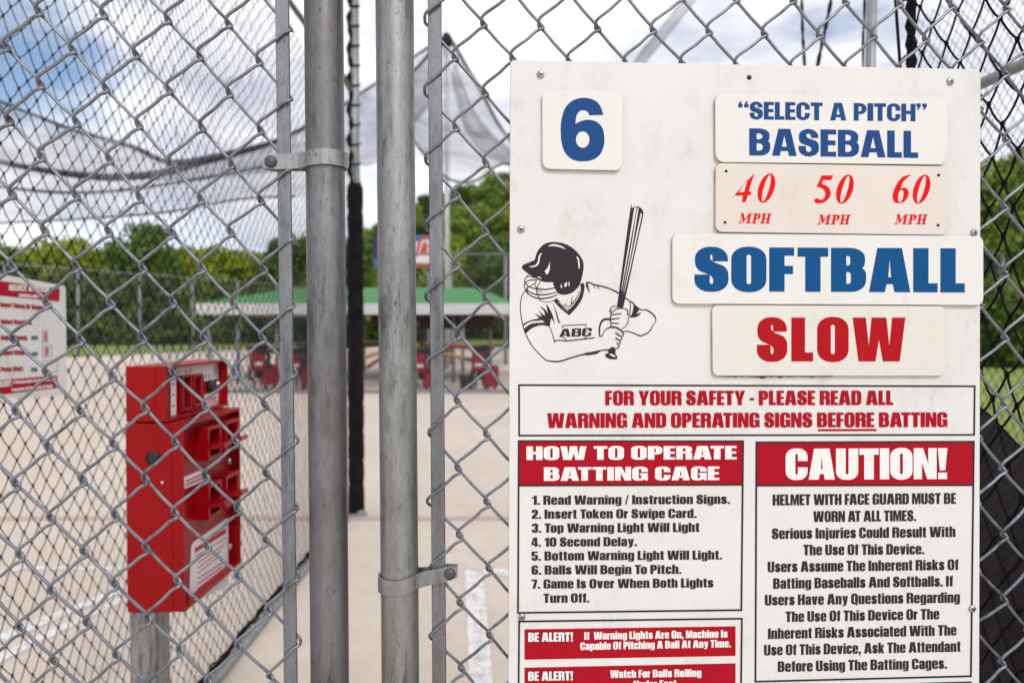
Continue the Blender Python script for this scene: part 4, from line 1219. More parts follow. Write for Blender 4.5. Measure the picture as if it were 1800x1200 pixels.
b.build('sticker_print', M['sink_red'], lbl)
def px_y(px, X): return onx(px, 600, X).y
b = MB(); d = MB()
for xa, xb, ya, yb in ((100, 225, 300, 740), (250, 362, 295, 680)):
    p0, p1 = ux(xa, ya), ux(xb, yb)
    za, zb = max(p0.z, p1.z), min(p0.z, p1.z)
    b.span((XU + .001, p0.y, zb), (XU + .012, p0.y + .006, za)); b.span((XU + .001, p1.y - .006, zb), (XU + .012, p1.y, za))
    b.span((XU + .001, p0.y + .006, za - .005), (XU + .012, p1.y - .006, za)); b.span((XU + .001, p0.y + .006, zb), (XU + .012, p1.y - .006, zb + .005))
    d.add([(XU + .002, p0.y + .006, zb + .005), (XU + .002, p1.y - .006, zb + .005), (XU + .002, p1.y - .006, za - .005), (XU + .002, p0.y + .006, za - .005)], [(0, 1, 2, 3)])
sl_ = b.build('card_slot', M['red_in'], upc); d.build('slot_opening', M['dark'], sl_)
b = MB(); b.lathe([(.017, 0), (.017, .006), (.013, .011), (.004, .013)], ux(515, 440), (1, 0, 0), 20); b.build('push_button', M['blackp'], upc, smooth=False)
b = MB(); b.lathe([(.012, 0), (.0115, .003), (.009, .006), (.003, .008)], ux(618, 412), (1, 0, 0), 18); b.build('lock', M['chrome'], upc, smooth=True)

def housing(ya, yb, za, zb):
    b = MB(); xo = XP + .032; w = .0085
    b.span((XP, ya, za), (xo, ya + w, zb)); b.span((XP, yb - w, za), (xo, yb, zb))
    b.span((XP, ya + w, zb - w), (xo, yb - w, zb)); b.span((XP, ya + w, za), (xo, yb - w, za + w))
    zm = za + (zb - za) * .30
    b.span((XP, ya + w, zm), (xo + .001, yb - w, zm + .009))
    # the lever lip
    b.add([(xo, ya + .012, zm + .009), (xo, yb - .012, zm + .009), (xo + .026, yb - .018, zm + .012), (xo + .026, ya + .018, zm + .012),
           (xo, ya + .012, zm), (xo, yb - .012, zm), (xo + .026, yb - .018, zm + .005), (xo + .026, ya + .018, zm + .005)],
          [(0, 1, 2, 3), (4, 7, 6, 5), (0, 3, 7, 4), (1, 5, 6, 2), (3, 2, 6, 7)])
    b.tube([(xo + .026, ya + .018, zm + .0085), (xo + .026, yb - .018, zm + .0085)], .006, 10)
    h = b.build('coin_mechanism', M['red_in'], boxT)
    d = MB(); d.add([(XP + .002, ya + w, za + w), (XP + .002, yb - w, za + w), (XP + .002, yb - w, zb - w), (XP + .002, ya + w, zb - w)], [(0, 1, 2, 3)])
    d.build('opening', M['dark'], h)
for ya, yb in ((1.672, 1.748), (1.775, 1.858)):
    housing(ya, yb, 1.285, 1.364)
    housing(ya, yb, 1.145, 1.226)
for z_ in (1.247, 1.02):
    b = MB(); b.lathe([(.010, 0), (.0095, .003), (.007, .005), (.002, .006)], (XP + .001, 1.871, z_), (1, 0, 0), 16)
    b.build('lock', M['chrome'], cab, smooth=True)
fx = lambda x, y: onx(210 + x / 2.4, 600 + y / 2.4, XP + .0016)
fx2 = lambda x, y: onx(210 + x / 2.4, 600 + y / 2.4, XP + .0022)
b = MB(); b.poly([(271, 572), (356, 536), (356, 588), (275, 621)], [], fx); b.build('warning_sticker', M['sticker'], cab)
b = MB(); b.poly([(303, 862), (312, 846), (458, 741), (460, 1028), (295, 1112), (297, 1000)], [], fx)
st = b.build('warning_sticker', M['sticker'], cab)
b = MB()
for x0, y0, x1, y1, t in [(280, 586, 350, 556, 7), (280, 602, 350, 572, 7), (318, 872, 450, 786, 20), (318, 905, 450, 826, 4)] + [(330, 930 + 22 * k, 440 - 10 * (k % 3), 862 + 23 * k - 6, 5) for k in range(7)]:
    b.poly([(x0, y0), (x1, y1), (x1, y1 + t), (x0, y0 + t)], [], fx2)
b.build('sticker_print', M['sink_red'], st)
b = MB(); p = at(270, 805, Y0); b.lathe([(.0155, 0), (.0155, .004), (.0125, .007), (.012, .005), (.003, .005)], p, (0, -1, 0), 22); b.build('plastic_plug', M['blackp'], cab)
b = MB(); b.lathe([(.004, 0), (.003, .002), (.0008, .0028)], at(285.5, 847.5, Y0), (0, -1, 0), 12); b.build('rivet', M['chrome'], cab)
b = MB(); b.span((-.8495, 1.5635, 0), (-.787, 1.626, .9715), .004); b.build('post', M['galv'], boxT)

# ---------------------------------------------------------------- small instruction board on the net
XS = -1.285
def zt(y): return 0.058 * (2.054 - y)
sgn = thing('instruction_sign', 'small white sign with red bands and red step lines hung on the black net', 'sign', (XS, 1.8, 1.55))
b = MB()
o = [(1.50, 1.404), (2.050, 1.404), (2.050, 1.718), (1.50, 1.718)]
o = rpoly([(y, z, .008) for y, z in o], 4)
b.prism(o, lambda y, z: V((XS, y, z + zt(y))), lambda y, z: V((XS - .004, y, z + zt(y))), 1)
b.build('board_panel', [M['board'], M['board_edge']], sgn)
sx = lambda k: (lambda x, y: onx(x / 5.458, 480 + y / 5.458, XS + .0006 * k))
b = MB()
b.poly([(-190, 50), (575, 150), (570, 272), (-190, 197)], [], sx(1)); hb = b.build('header_band', M['ink_red'], sgn)
b = MB(); b.poly([(-190, 1040), (550, 980), (550, 1100), (-190, 1188)], [], sx(1))
fb = b.build('alert_band', M['ink_red'], sgn)
b = MB()
S5 = lambda x, y: onx(x, y, XS + .0012)
letter(b, 'SELECT A PITCH', 15.6, 510.2, 86.5, 513.6, 10.5, S5); letter(b, 'BASEBALL ONLY', 33.5, 521.5, 69, 524, 5.6, S5)
b.build('band_lettering', M['ink_white'], hb)
b = MB()
letter(b, 'BE ALERT!', -12, 681, 20, 678.4, 11, S5); letter(b, 'If Warning Lights Are On, Machine Is', 23, 674.5, 98, 668, 5.2, S5); letter(b, 'Capable Of Pitching A Ball', 21, 687.5, 92, 680.5, 5.2, S5)
b.build('band_lettering', M['ink_white'], fb)
b = MB()
for t, x1, y0, y1 in [('Step 1. Insert Token Or Swipe', 77, 537, 545), ('Step 2. Select Baseball.', 57, 568.5, 570.5), ('Step 3. Select Speed.', 49, 597.5, 597.5), ('Step 4. Adjust Height.', 49, 624.5, 622.5), ('Step 5. Press Start.', 42, 654, 651.5)]:
    letter(b, t, -24, y0, x1, y1, 8.6, S5)
b.build('lettering', M['ink_red'], sgn)
b = MB()
for (x, y) in ((305, 600), (305, 755), (300, 905)): 
    for k in range(4): b.poly([(x + 16 * k, y), (x + 16 * k + 9, y - 1), (x + 16 * k + 9, y + 38), (x + 16 * k, y + 40)], [], sx(2))
def thin(x0, y0, x1, y1, w=3):
    for q in ([(x0, y0), (x1, y0), (x1, y0 + w), (x0, y0 + w)], [(x0, y1 - w), (x1, y1 - w), (x1, y1), (x0, y1)], [(x0, y0 + w), (x0 + w, y0 + w), (x0 + w, y1 - w), (x0, y1 - w)], [(x1 - w, y0 + w), (x1, y0 + w), (x1, y1 - w), (x1 - w, y1 - w)]): b.poly(q, [], sx(2))
for q in ((410, 550, 458, 660), (410, 690, 500, 800), (410, 838, 552, 950)): thin(*q)
b.build('diagram', M['ink_black'], sgn)
b = MB()
for k in range(5): b.poly([(425, 565 + 18 * k), (450, 563 + 18 * k), (450, 574 + 18 * k), (425, 576 + 18 * k)], [], sx(3))
for k in range(4): b.poly([(432, 710 + 20 * k), (470, 708 + 20 * k), (470, 720 + 20 * k), (432, 722 + 20 * k)], [], sx(3))
b.build('diagram_print', M['sink_red'], sgn)

# ---------------------------------------------------------------- padded post, braces, pipes round the cage
M['pad'] = m_plain('black_padding', (0.008, 0.007, 0.008), 0.75, var=0.5, scale=14, bump=0.5, spec=0.12)
M['brace'] = m_plain('brown_grey_pipe', (.15, .135, .115), .55, .2, .2, 8)
pp = thing('padded_post', 'tall grey net post with black padding round its lower part, wrapped in cords above', 'post', (NX, 6.05, 0))
b = MB(); b.tube([(NX, 6.05, z) for z in (0, 1.5, 3, 4.9)], .040, 20); b.build('pole', M['pole'], pp, smooth=True)
b = MB()
prof = []
zc = 0.0
prof = [(.064, .0)]
rnd = random.Random(2)
while zc < 2.70:
    h = rnd.uniform(.20, .26)
    prof += [(.061, zc + .006), (.068 + rnd.uniform(-.003, .003), zc + .03), (.069, zc + h * .5), (.067, zc + h - .03)]
    zc += h
prof += [(.058, zc), (.03, zc + .02)]
b.lathe(prof, (NX, 6.05, 0), n=24); b.build('padding', M['pad'], pp, smooth=True)
b = MB(); b.lathe([(.09, 0), (.09, .010), (.07, .016), (.069, .05)], (NX + .004, 6.05, 0.0), n=20); b.build('base_plate', M['pole'], pp)
b = MB()
q = []
for k in range(60): q.append((NX - .032 + .012 * math.sin(k * .9), 6.02 + .01 * math.cos(k * 1.3), 2.75 + k * .035))
b.tube(q, [.018 + .008 * math.sin(k * 1.7) for k in range(60)], 7)
for k in range(13):
    z_ = 2.82 + k * .165
    b.tube([(NX + .047 * math.cos(a), 6.05 + .047 * math.sin(a), z_ + .02 * math.sin(a)) for a in [u * math.pi / 8 for u in range(16)]], .007, 5, closed=True)
b.build('net_lashing', M['rope'], pp, smooth=True)
b = MB(); b.tube([at(626, 176, 6.05), at(600, 130, 5.95), at(510, 5, 5.45), at(450, -80, 5.15)], .022, 12); b.build('brace', M['brace'], pp, smooth=True)

def pipe(name, label, pts, r, mat, cat='pipe', n=12):
    b = MB(); b.tube(pts, r, n)
    return prop(b.build(name, mat, None, smooth=True, loc=tuple(pts[0])), label, cat)
pipe('cage_pipe', 'grey sloping cage pipe behind the net right of the board', [at(1640, 180, 1.75), at(1722, 149, 1.62), at(1800, 112, 1.5), at(1880, 70, 1.38)], .0125, M['pole'])
pA, pB = at(1533, 0, 2.6), at(1530, 112, 2.6)
pipe('cage_pole', 'upright grey cage pole rising behind the top edge of the board', [extend(pA, pB, z) for z in (0, 1, 2, 3.4)], .018, M['pole'], 'pole')
def cord(label, pts, r, grp=None):
    b = MB(); P = crom([tuple(p) for p in pts], 6); b.tube([V(tuple(p)) for p in P], [r * (1 + .3 * math.sin(i * 1.9)) for i in range(len(P))], 6)
    return prop(b.build('hanging_rope', M['rope'], None, smooth=True, loc=tuple(pts[0])), label, 'cord', grp)
g = 'cords hanging from the cage roof'
cord('thick dark cord hanging above the board, left of the two', [at(1405, -60, 3.2), at(1409, 0, 3.2), at(1411, 60, 3.2), at(1414, 112, 3.2), at(1418, 220, 3.2), at(1418, 600, 3.2)], .0065, g)
cord('slanted dark cord hanging above the board, right of the two', [at(1470, -60, 3.2), at(1461, 0, 3.2), at(1450, 55, 3.2), at(1438, 112, 3.2), at(1425, 200, 3.2), at(1422, 600, 3.2)], .008, g)
cord('dark cord running down the left side of the grey cage pole', [at(1521, -60, 2.55), at(1519, 40, 2.55), at(1517, 112, 2.55), at(1518, 600, 2.55)], .0045, g)

# dark quilted windscreen hung low on the right
def m_tarp():
    m = Mt('black_canvas'); v = m.co()
    w = m.n('ShaderNodeTexWave'); w.bands_direction = 'DIAGONAL'; w.inputs['Scale'].default_value = 22; w.inputs['Distortion'].default_value = 1.5
    m.l(v, w.inputs[0])
    g = m.noise(v, 9, 6, .7)
    m.col(m.mix(m.ramp(g, [(.35, BW(0)), (.7, BW(1))]), (.020, .017, .019), (.048, .040, .043)))
    m.set(roughness=.85); m.b.inputs['Specular IOR Level'].default_value = .2
    m.bump(w.outputs['Fac'], .5, .003)
    return m.m
M['tarp'] = m_tarp()
b = MB()
ny, nz = 60, 26
vs = []
for i in range(ny + 1):
    y = 0.62 + i * .034
    top = min(1.62, 1.415 + .34 * (y - 1.139)) + .012 * math.sin(y * 9)
    for j in range(nz + 1):
        f = j / nz
        vs.append(V((0.80 + .03 * math.sin((y + .6 * f) * 14) * f + .035 * math.sin(y * 5 + f * 3) + .02 * math.sin(f * 11 + y * 2) + .05 * (1 - f), y, .01 + (top - .01) * f)))
fs = [(i * (nz + 1) + j, (i + 1) * (nz + 1) + j, (i + 1) * (nz + 1) + j + 1, i * (nz + 1) + j + 1) for i in range(ny) for j in range(nz)]
k = len(vs)
vs2 = [p + V((.006, 0, 0)) for p in vs]
b.add(vs, fs); b.add(vs2, [f[::-1] for f in fs])
prop(b.build('windscreen_tarp', M['tarp'], None, smooth=True, loc=(0.8, 1.2, 0)), 'black quilted canvas hung low behind the right net', 'tarp')
# ---------------------------------------------------------------- ground
def m_concrete():
    m = Mt('beige_concrete'); v = m.co()
    a = m.noise(v, .35, 6, .6); c = m.noise(v, 5, 7, .7); f = m.noise(v, 90, 3, .6)
    base = m.ramp(a, [(0.3, (.565, .475, .385)), (0.7, (.68, .585, .49))])
    base = m.mix(m.ramp(c, [(0.35, BW(.5)), (0.6, BW(0))]), base, (.50, .415, .335, 1))
    m.col(m.mix(m.ramp(f, [(0.3, BW(.25)), (0.5, BW(0))]), base, (.36, .29, .23, 1)))
    m.set(roughness=.85); m.bump(f, .3, .002)
    return m.m
def m_grass():
    m = Mt('grass_ground'); v = m.co()
    a = m.noise(v, .6, 5, .65); c = m.noise(v, 9, 5, .7)
    base = m.ramp(a, [(0.3, (.11, .19, .025)), (0.7, (.25, .31, .055))])
    m.col(m.mix(m.ramp(c, [(0.4, BW(0)), (0.7, BW(.5))]), base, (.36, .36, .11, 1)))
    m.set(roughness=.95); m.bump(c, .6, .05)
    return m.m
M['concrete'] = m_concrete(); M['grass'] = m_grass()
def m_linepaint(name, c, cover):
    m = Mt(name); v = m.co()
    f = m.noise(v, 16, 8, .75); g = m.noise(v, 120, 3, .6)
    k = m.mix(.35, f, g)
    m.col(m.mix(m.ramp(k, [(cover - .07, BW(1)), (cover + .05, BW(0))]), (.47, .385, .315, 1), c))
    m.set(roughness=.8)
    return m.m
M['line_white'] = m_linepaint('worn_white_paint', (.78, .76, .74), .54)
M['line_red'] = m_linepaint('worn_red_paint', (.60, .24, .22), .455)
def sheet(name, pts, z, mat, parent=None, kind=None):
    b = MB(); b.add([(x, y, z) for x, y in pts], [tuple(range(len(pts)))])
    o = b.build(name, mat, parent)
    if kind: o['kind'] = kind
    return o
sheet('grass_ground', [(-900, -300), (900, -300), (900, 1500), (-900, 1500)], -0.012, M['grass'], None, 'structure')
slab = sheet('concrete_ground', [(-42, -25), (5.2, -25), (5.2, 30), (-2, 61), (-17, 61), (-20.9, 47.6), (-27.0, 26), (-42, 10)], 0.0, M['concrete'], None, 'structure')
def gline(pxs, mat, name='painted_line'):
    P = [gnd(x, y) for x, y in pxs]
    b = MB(); b.add([(p.x, p.y, .004) for p in P], [tuple(range(len(P)))])
    o = b.build(name, mat, slab); return o
gline([(-700, 907), (1500, 907), (1500, 914), (-700, 914)], M['line_red'])
gline([(-60, 1155), (-60, 1137), (216, 1031), (216, 1041)], M['line_white'])
gline([(-60, 1195), (-60, 1177), (216, 1048), (216, 1057)], M['line_white'])
gline([(-60, 1027), (-60, 1019), (40, 996), (216, 997), (216, 1002), (42, 1001)], M['line_white'])
gline([(817, 1000), (849, 1010), (868, 1215), (826, 1215)], M['line_white'])
gline([(849, 1000), (1500, 1000), (1520, 1012), (850, 1012)], M['line_white'])

# ---------------------------------------------------------------- netting overhead and beyond
def m_netsheet(name, fac, scale=1.2, c=(.055, .055, .065)):
    m = Mt(name)
    m.col((*c, 1)); m.set(roughness=.9)
    lw = m.n('ShaderNodeLayerWeight'); lw.inputs['Blend'].default_value = .35
    n = m.noise(m.co((.5, .5, 2.4)), scale, 5, .65)
    r = m.ramp(n, [(.32, BW(fac * .35)), (.52, BW(fac)), (.68, BW(min(1, fac * 1.9)))])
    ad = m.n('ShaderNodeMath', operation='MULTIPLY_ADD'); ad.use_clamp = True
    m.l(lw.outputs['Facing'], ad.inputs[0]); ad.inputs[1].default_value = fac * .8; m.l(r, ad.inputs[2])
    tr = m.n('ShaderNodeBsdfTransparent'); mx = m.n('ShaderNodeMixShader')
    m.l(ad.outputs[0], mx.inputs[0]); m.l(tr.outputs[0], mx.inputs[1]); m.l(m.b.outputs[0], mx.inputs[2])
    m.l(mx.outputs[0], m.t.nodes['Material Output'].inputs['Surface'])
    return m.m
M['net_far'] = m_netsheet('far_netting', .30, .5)
M['net_drape'] = m_netsheet('draped_netting', .15, .6)
M['net_thin'] = m_netsheet('thin_netting', .06, .3)
M['net_low'] = m_netsheet('low_netting', .20, 1.5)
M['net_rope_far'] = m_netsheet('bunched_netting', .62, .7, (.05, .045, .055))
def curve_sheet(b, top, bot, Yt, Yb, nt=12, n=6):
    T = crom(top, n); B_ = crom(bot, n)
    m = min(len(T), len(B_))
    vs = []
    for i in range(m):
        for k in range(nt + 1):
            f = k / nt
            p = T[i] * (1 - f) + B_[i] * f
            vs.append(at(p[0], p[1], Yt + (Yb - Yt) * f + 1.2 * math.sin(f * math.pi) + .3 * math.sin(i * .6 + 3 * f)))
    b.add(vs, [(i * (nt + 1) + k, (i + 1) * (nt + 1) + k, (i + 1) * (nt + 1) + k + 1, i * (nt + 1) + k + 1) for i in range(m - 1) for k in range(nt)])
top = [(-120, 120), (0, 178), (60, 202), (133, 230), (233, 258), (300, 285), (400, 270), (500, 242), (600, 186), (660, 147), (720, 105), (788, 62)]
bot = [(-120, 230), (0, 285), (100, 303), (150, 309), (200, 313), (290, 318), (400, 312), (500, 300), (600, 287), (650, 291), (692, 262), (760, 180)]
cn = thing('net_canopy', 'dark sagging roof net draped from the left edge across to the white pole', 'net', (-6, 22, 6))
b = MB(); curve_sheet(b, top, bot, 23.5, 21.5); b.build('netting', M['net_far'], cn, smooth=True)
for tp, bt, q in (([(-120, 258), (0, 285), (100, 303), (200, 312), (283, 304), (350, 287), (450, 260), (520, 240)], [(-120, 318), (0, 330), (100, 338), (200, 336), (300, 323), (380, 308), (470, 290), (540, 280)], 20.9),
                  ([(-120, 330), (0, 332), (100, 340), (200, 338), (300, 326), (380, 312), (470, 296), (540, 282)], [(-120, 398), (0, 392), (100, 389), (200, 382), (300, 372), (380, 360), (470, 348), (540, 345)], 20.3)):
    b = MB(); curve_sheet(b, tp, bt, q + .8, q); b.build('netting', M['net_drape'], cn, smooth=True)
b = MB()
b.tube([at(p[0], p[1], 23.3) for p in crom(top, 4)], [.045 + .05 * math.exp(-((i - 22) / 9) ** 2) for i in range(len(crom(top, 4)))], 8)
low = [(-100, 262), (0, 285), (100, 303), (200, 312), (283, 304), (350, 287), (450, 260), (500, 245)]
b.build('edge_rope', M['net_rope_far'], cn, smooth=True)
P = crom(low, 5); b = MB(); b.tube([at(p[0], p[1], 21.6) for p in P], [.045 + .07 * math.sin(math.pi * min(1, i / len(P))) for i in range(len(P))], 8)
b.build('edge_rope', M['net_rope_far'], cn, smooth=True)
P = crom([(-100, 310), (0, 328), (100, 338), (200, 336), (330, 318), (470, 292)], 5); b = MB(); b.tube([at(p[0], p[1], 21.3) for p in P], .05, 8)
b.build('edge_rope', M['net_rope_far'], cn, smooth=True)
P = crom([(-100, 400), (0, 392), (140, 385), (300, 372), (420, 350), (520, 345)], 5); b = MB(); b.tube([at(p[0], p[1], 21.3) for p in P], .035, 8)
b.build('edge_rope', M['net_rope_far'], cn, smooth=True)
cn2 = thing('net_canopy', 'pale grey tent of netting sagging from the top of the white pole', 'net', (-1.5, 23, 5))
b = MB()
curve_sheet(b, [(700, 150), (740, 112), (788, 62), (845, 160), (897, 245), (1010, 330)], [(690, 205), (735, 258), (785, 313), (835, 318), (897, 288), (1010, 345)], 23.6, 21.0)
b.build('netting', M['net_far'], cn2, smooth=True)
b = MB(); curve_sheet(b, [(800, 110), (830, 185), (862, 232), (897, 262), (960, 310)], [(792, 130), (812, 215), (845, 268), (890, 292), (960, 335)], 22.6, 21.4)
b.build('netting', M['net_far'], cn2, smooth=True)
b = MB()
for pts, r in (([(788, 62), (845, 160), (897, 245), (1010, 330)], .055), ([(700, 210), (735, 258), (785, 313), (835, 318), (897, 288), (1010, 345)], .04), ([(788, 62), (770, 75), (740, 112), (700, 150)], .05)):
    P = crom(pts, 6); b = MB(); b.tube([at(p[0], p[1], 22.0) for p in P], r, 8); b.build('edge_rope', M['net_rope_far'], cn2, smooth=True)
b = MB()
vs = []
nx_, ny_ = 30, 30
for i in range(nx_ + 1):
    for j in range(ny_ + 1):
        x = -13 + i * .9; y = -0.5 + j * .75
        vs.append(V((x, y, 4.35 - .35 * abs(math.sin(x * .8)) * math.sin(math.pi * min(1, max(0, y / 22))) - .015 * y)))
b.add(vs, [(i * (ny_ + 1) + j, (i + 1) * (ny_ + 1) + j, (i + 1) * (ny_ + 1) + j + 1, i * (ny_ + 1) + j + 1) for i in range(nx_) for j in range(ny_)])
prop(b.build('roof_net', M['net_thin'], None, smooth=True, loc=(0, 10, 4.2)), 'thin pale netting stretched overhead above the batting cages', 'net')
b = MB(); P = crom([(1250, -50), (1212, 0), (1165, 60), (1125, 110), (1070, 210), (1010, 335)], 6); b.tube([at(p[0], p[1], 20) for p in P], .16, 8)
prop(b.build('net_fold', m_netsheet('net_fold', .22, .7), None, smooth=True, loc=tuple(at(1165, 60, 20))), 'slanting pale fold of netting above the top edge of the board', 'net')

# white net pole
M['white_pole'] = m_plain('white_pole', (.62, .62, .60), .5, .1)
wp = at(785, 60, 27.5)
t = thing('net_pole', 'tall slim white pole standing behind the green roof', 'pole', (wp.x, 27.5, 0))
b = MB(); b.tube([(wp.x, 27.5, 0), (wp.x, 27.5, 6), (wp.x, 27.5, wp.z)], [.10, .095, .085], 14); b.build('shaft', M['white_pole'], t, smooth=True)
b = MB(); b.lathe([(.09, -.5), (.24, -.42), (.20, -.15), (.12, 0), (.05, .05)], wp, n=14); b.build('cap', M['rope'], t, smooth=True)

# perimeter fences
M['grey_steel'] = m_plain('grey_steel', (.22, .22, .24), .5, .3, .2, 8)
def far_fence(label, P0, P1, h, npost, group='tall fences round the batting range'):
    t = thing('perimeter_fence', label, 'fence', P0, group)
    P0, P1 = V(P0), V(P1); U = V((0, 0, h))
    for k in range(npost):
        p = P0.lerp(P1, k / (npost - 1)); b = MB(); b.tube([p, p + U], .07, 8); b.build('post', M['grey_steel'], t, smooth=True)
    b = MB(); b.tube([P0 + U, P1 + U], .04, 8); b.build('top_rail', M['grey_steel'], t, smooth=True)
    b = MB(); b.add([P0, P1, P1 + U, P0 + U], [(0, 1, 2, 3)]); b.build('fence_mesh', M['net_low'], t)
far_fence('tall chain-link fence with grey posts in front of the left trees', (-27.9, 28.0, 0), (-15.5, 55, 0), 4.7, 9)
far_fence('tall chain-link fence with grey posts behind the green roof', (-5.0, 30.5, 0), (21, 30.5, 0), 4.72, 12)

# ---------------------------------------------------------------- pavilion, pitching machines
M['roof'] = m_plain('green_roof', srgb(58, 130, 60), .65, 0, .08, 2)
M['fascia'] = m_plain('pale_fascia', (.56, .525, .535), .6, 0, .06, 3)
M['brown'] = m_plain('brown_timber', (.055, .025, .015), .7, 0, .3, 6)
M['mred'] = m_plain('machine_red', srgb(140, 6, 30), .45, 0, .2, 6)
M['mdark'] = m_plain('machine_dark', (.025, .018, .02), .6, 0, .3, 9)
M['yellow'] = m_plain('yellow_pipe', (.36, .21, .055), .5, 0, .25, 5)
YP = 20.0
pv = thing('pavilion', 'low open shelter with a green hip roof and pale fascia over the pitching machines', 'pavilion', (-4, 23, 0))
e0, e1 = at(347, 551, YP), at(905, 551, YP)
ze, zf = at(600, 552.5, YP).z, at(600, 533, YP).z
rz = at(650, 505.5, 23).z
b = MB()
yb = 26
xa, xb_ = e0.x, e1.x
x1_, x2_ = at(520, 503, 23).x, at(838, 503, 23).x
b.add([(xa, YP, zf), (xb_, YP, zf), (xb_, yb, zf), (xa, yb, zf), (x1_, 23, rz), (x2_, 23, rz)], [(0, 1, 5, 4), (1, 2, 5), (2, 3, 4, 5), (3, 0, 4), (3, 2, 1, 0)])
b.build('roof', M['roof'], pv)
b = MB()
for p, q in (((xa, YP), (xb_, YP)), ((xa, yb), (xb_, yb))): b.span((p[0] - .02, p[1] - .05, ze), (q[0] + .02, p[1] + .05, zf - .004))
for x in (xa, xb_): b.span((x - .05, YP + .05, ze), (x + .05, yb - .05, zf - .004))
b.build('fascia', M['fascia'], pv)
for px, y in ((368, 20.4), (418, 20.4), (487, 20.4), (797, 20.4), (813.5, 20.4), (862, 25.6), (420, 25.6), (640, 25.6)):
    p = at(px, 600, y); b = MB(); b.tube([(p.x, y, 0), (p.x, y, ze + .1)], .05, 8); b.build('column', M['grey_steel'], pv, smooth=True)
b = MB()
q0, q1 = at(655, 556, 21.5), at(868, 578, 21.5)
b.span((q0.x, 21.2, q1.z), (q1.x, 21.9, q0.z + .12)); b.build('feed_trough', M['brown'], pv); b = MB(); b.span((q0.x - .6, 21.0, q0.z + .05), (q1.x + .2, 21.15, q0.z + .17)); b.build('roof_beam', M['brown'], pv)
hub = thing('ball_feeder', 'dark red feeder hub with sloping yellow pipes under the green roof', 'ball feeder', tuple(at(700, 650, 19.2)))
b = MB(); c = at(706, 588, 19.4); b.lathe([(.5, .35), (.42, 0), (.22, -.35), (.15, -.9), (.12, -1.3)], c, n=14); b.build('hub', M['mdark'], hub, smooth=True)
for (xa1, ya1), (xb1, yb1), m_ in (((733, 612), (832, 633), 'yellow'), ((735, 600), (760, 612), 'brown'), ((700, 608), (636, 630), 'yellow'), ((690, 616), (646, 645), 'mred'), ((700, 600), (520, 606), 'brown'), ((740, 606), (868, 612), 'mred'), ((702, 604), (452, 618), 'brown')):
    b = MB(); b.tube([at(xa1, ya1, 19.0), at(xb1, yb1, 18.2)], .055, 8); b.build('feed_pipe', M[m_], hub, smooth=True)

def machine():
    t = thing('pitching_machine', 'x', 'pitching machine', (0, 0, 0), 'red pitching machines under the green roof')
    b = MB(); b.box((0, 0, .70), (.34, .42, .46), 0, .03); b.build('hopper', M['mred'], t)
    b = MB(); b.box((.27, -.05, .36), (.36, .40, .50), .2, .03); b.build('wheel_guard', M['mred'], t)
    for q in (.12, .34):
        b = MB(); b.span((q, -.2, .0), (q + .08, -.1, .14)); b.build('foot', M['mred'], t)
    b = MB(); b.lathe([(.13, -.1), (.15, -.06), (.15, .06), (.13, .1)], (.06, .05, .42), (1, 0, 0), 14); b.box((.15, .1, 1.0), (.22, .2, .22), 0, .03); b.build('motor', M['mdark'], t)
    for z_, y_ in ((.62, -.26), (.84, -.26)):
        b = MB(); b.lathe([(.06, -.04), (.13, -.035), (.14, 0), (.13, .035), (.06, .04)], (.22, y_, z_), (1, 0, .2), 14)
        b.build('wheel', M['mdark'], t, smooth=True)
    b = MB(); b.tube([(-.1, -.2, .95), (.0, -.25, 1.06), (.16, -.2, 1.02), (.24, -.1, .88)], .03, 7); b.build('bracket', M['mdark'], t, smooth=True)
    b = MB(); b.tube([(-.16, .1, .48), (-.2, 0, .3), (-.05, -.1, .16)], .04, 7); b.build('bracket', M['mdark'], t, smooth=True)
    b = MB(); b.add([(-.17, -.22, .93), (.17, -.22, .93), (.24, -.34, 1.06), (-.24, -.34, 1.06), (-.17, .2, .93), (.17, .2, .93), (.24, .3, 1.06), (-.24, .3, 1.06)], [(0, 1, 2, 3), (1, 5, 6, 2), (5, 4, 7, 6), (4, 0, 3, 7)]); b.build('funnel', M['mdark'], t)
    for x, y in ((-.10, -.1), (.14, -.15), (.22, .25)):
        b = MB(); b.tube([(x, y, 0), (x, y, .5)], .03, 7); b.build('leg', M['grey_steel'], t)
    b = MB(); b.span((-.09, -.2135, .60), (.09, -.2125, .67)); b.build('label_plate', M['sticker'], t)
    return t
m0 = machine()
for i, (px, y, rz_, sc, lab) in enumerate([(452, 18.4, .5, 1.05, 'red pitching machine furthest left, seen tilted through the left netting'), (530, 18.2, -.3, 1.0, 'red pitching machine just right of the flat bar of the left panel'),
        (738, 18.1, .1, 1.0, 'red pitching machine half hidden by the pale grey post'), (768, 19.0, 2.6, .95, 'lower red pitching machine at the right edge of the flat bar'), (842, 17.9, 0, 1.05, 'red pitching machine nearest the white board, fed by the yellow pipe')]):
    o = m0 if i == 0 else copy_tree(m0)
    p = at(px, 600, y)
    o.location = (p.x, y, 0); o.rotation_euler.z = rz_; o.scale = (sc,) * 3
    o['label'] = lab
t = thing('ball_bin', 'small black bin on the concrete between the thin columns', 'bin', tuple(gnd(820, 688)))
p = gnd(820, 688)
b = MB(); b.add([p + V(q) for q in ((-.14, -.12, 0), (.14, -.12, 0), (.14, .12, 0), (-.14, .12, 0), (-.17, -.15, .38), (.17, -.15, .38), (.17, .15, .38), (-.17, .15, .38))], [(3, 2, 1, 0), (0, 1, 5, 4), (1, 2, 6, 5), (2, 3, 7, 6), (3, 0, 4, 7)]); b.build('tub', M['mdark'], t)
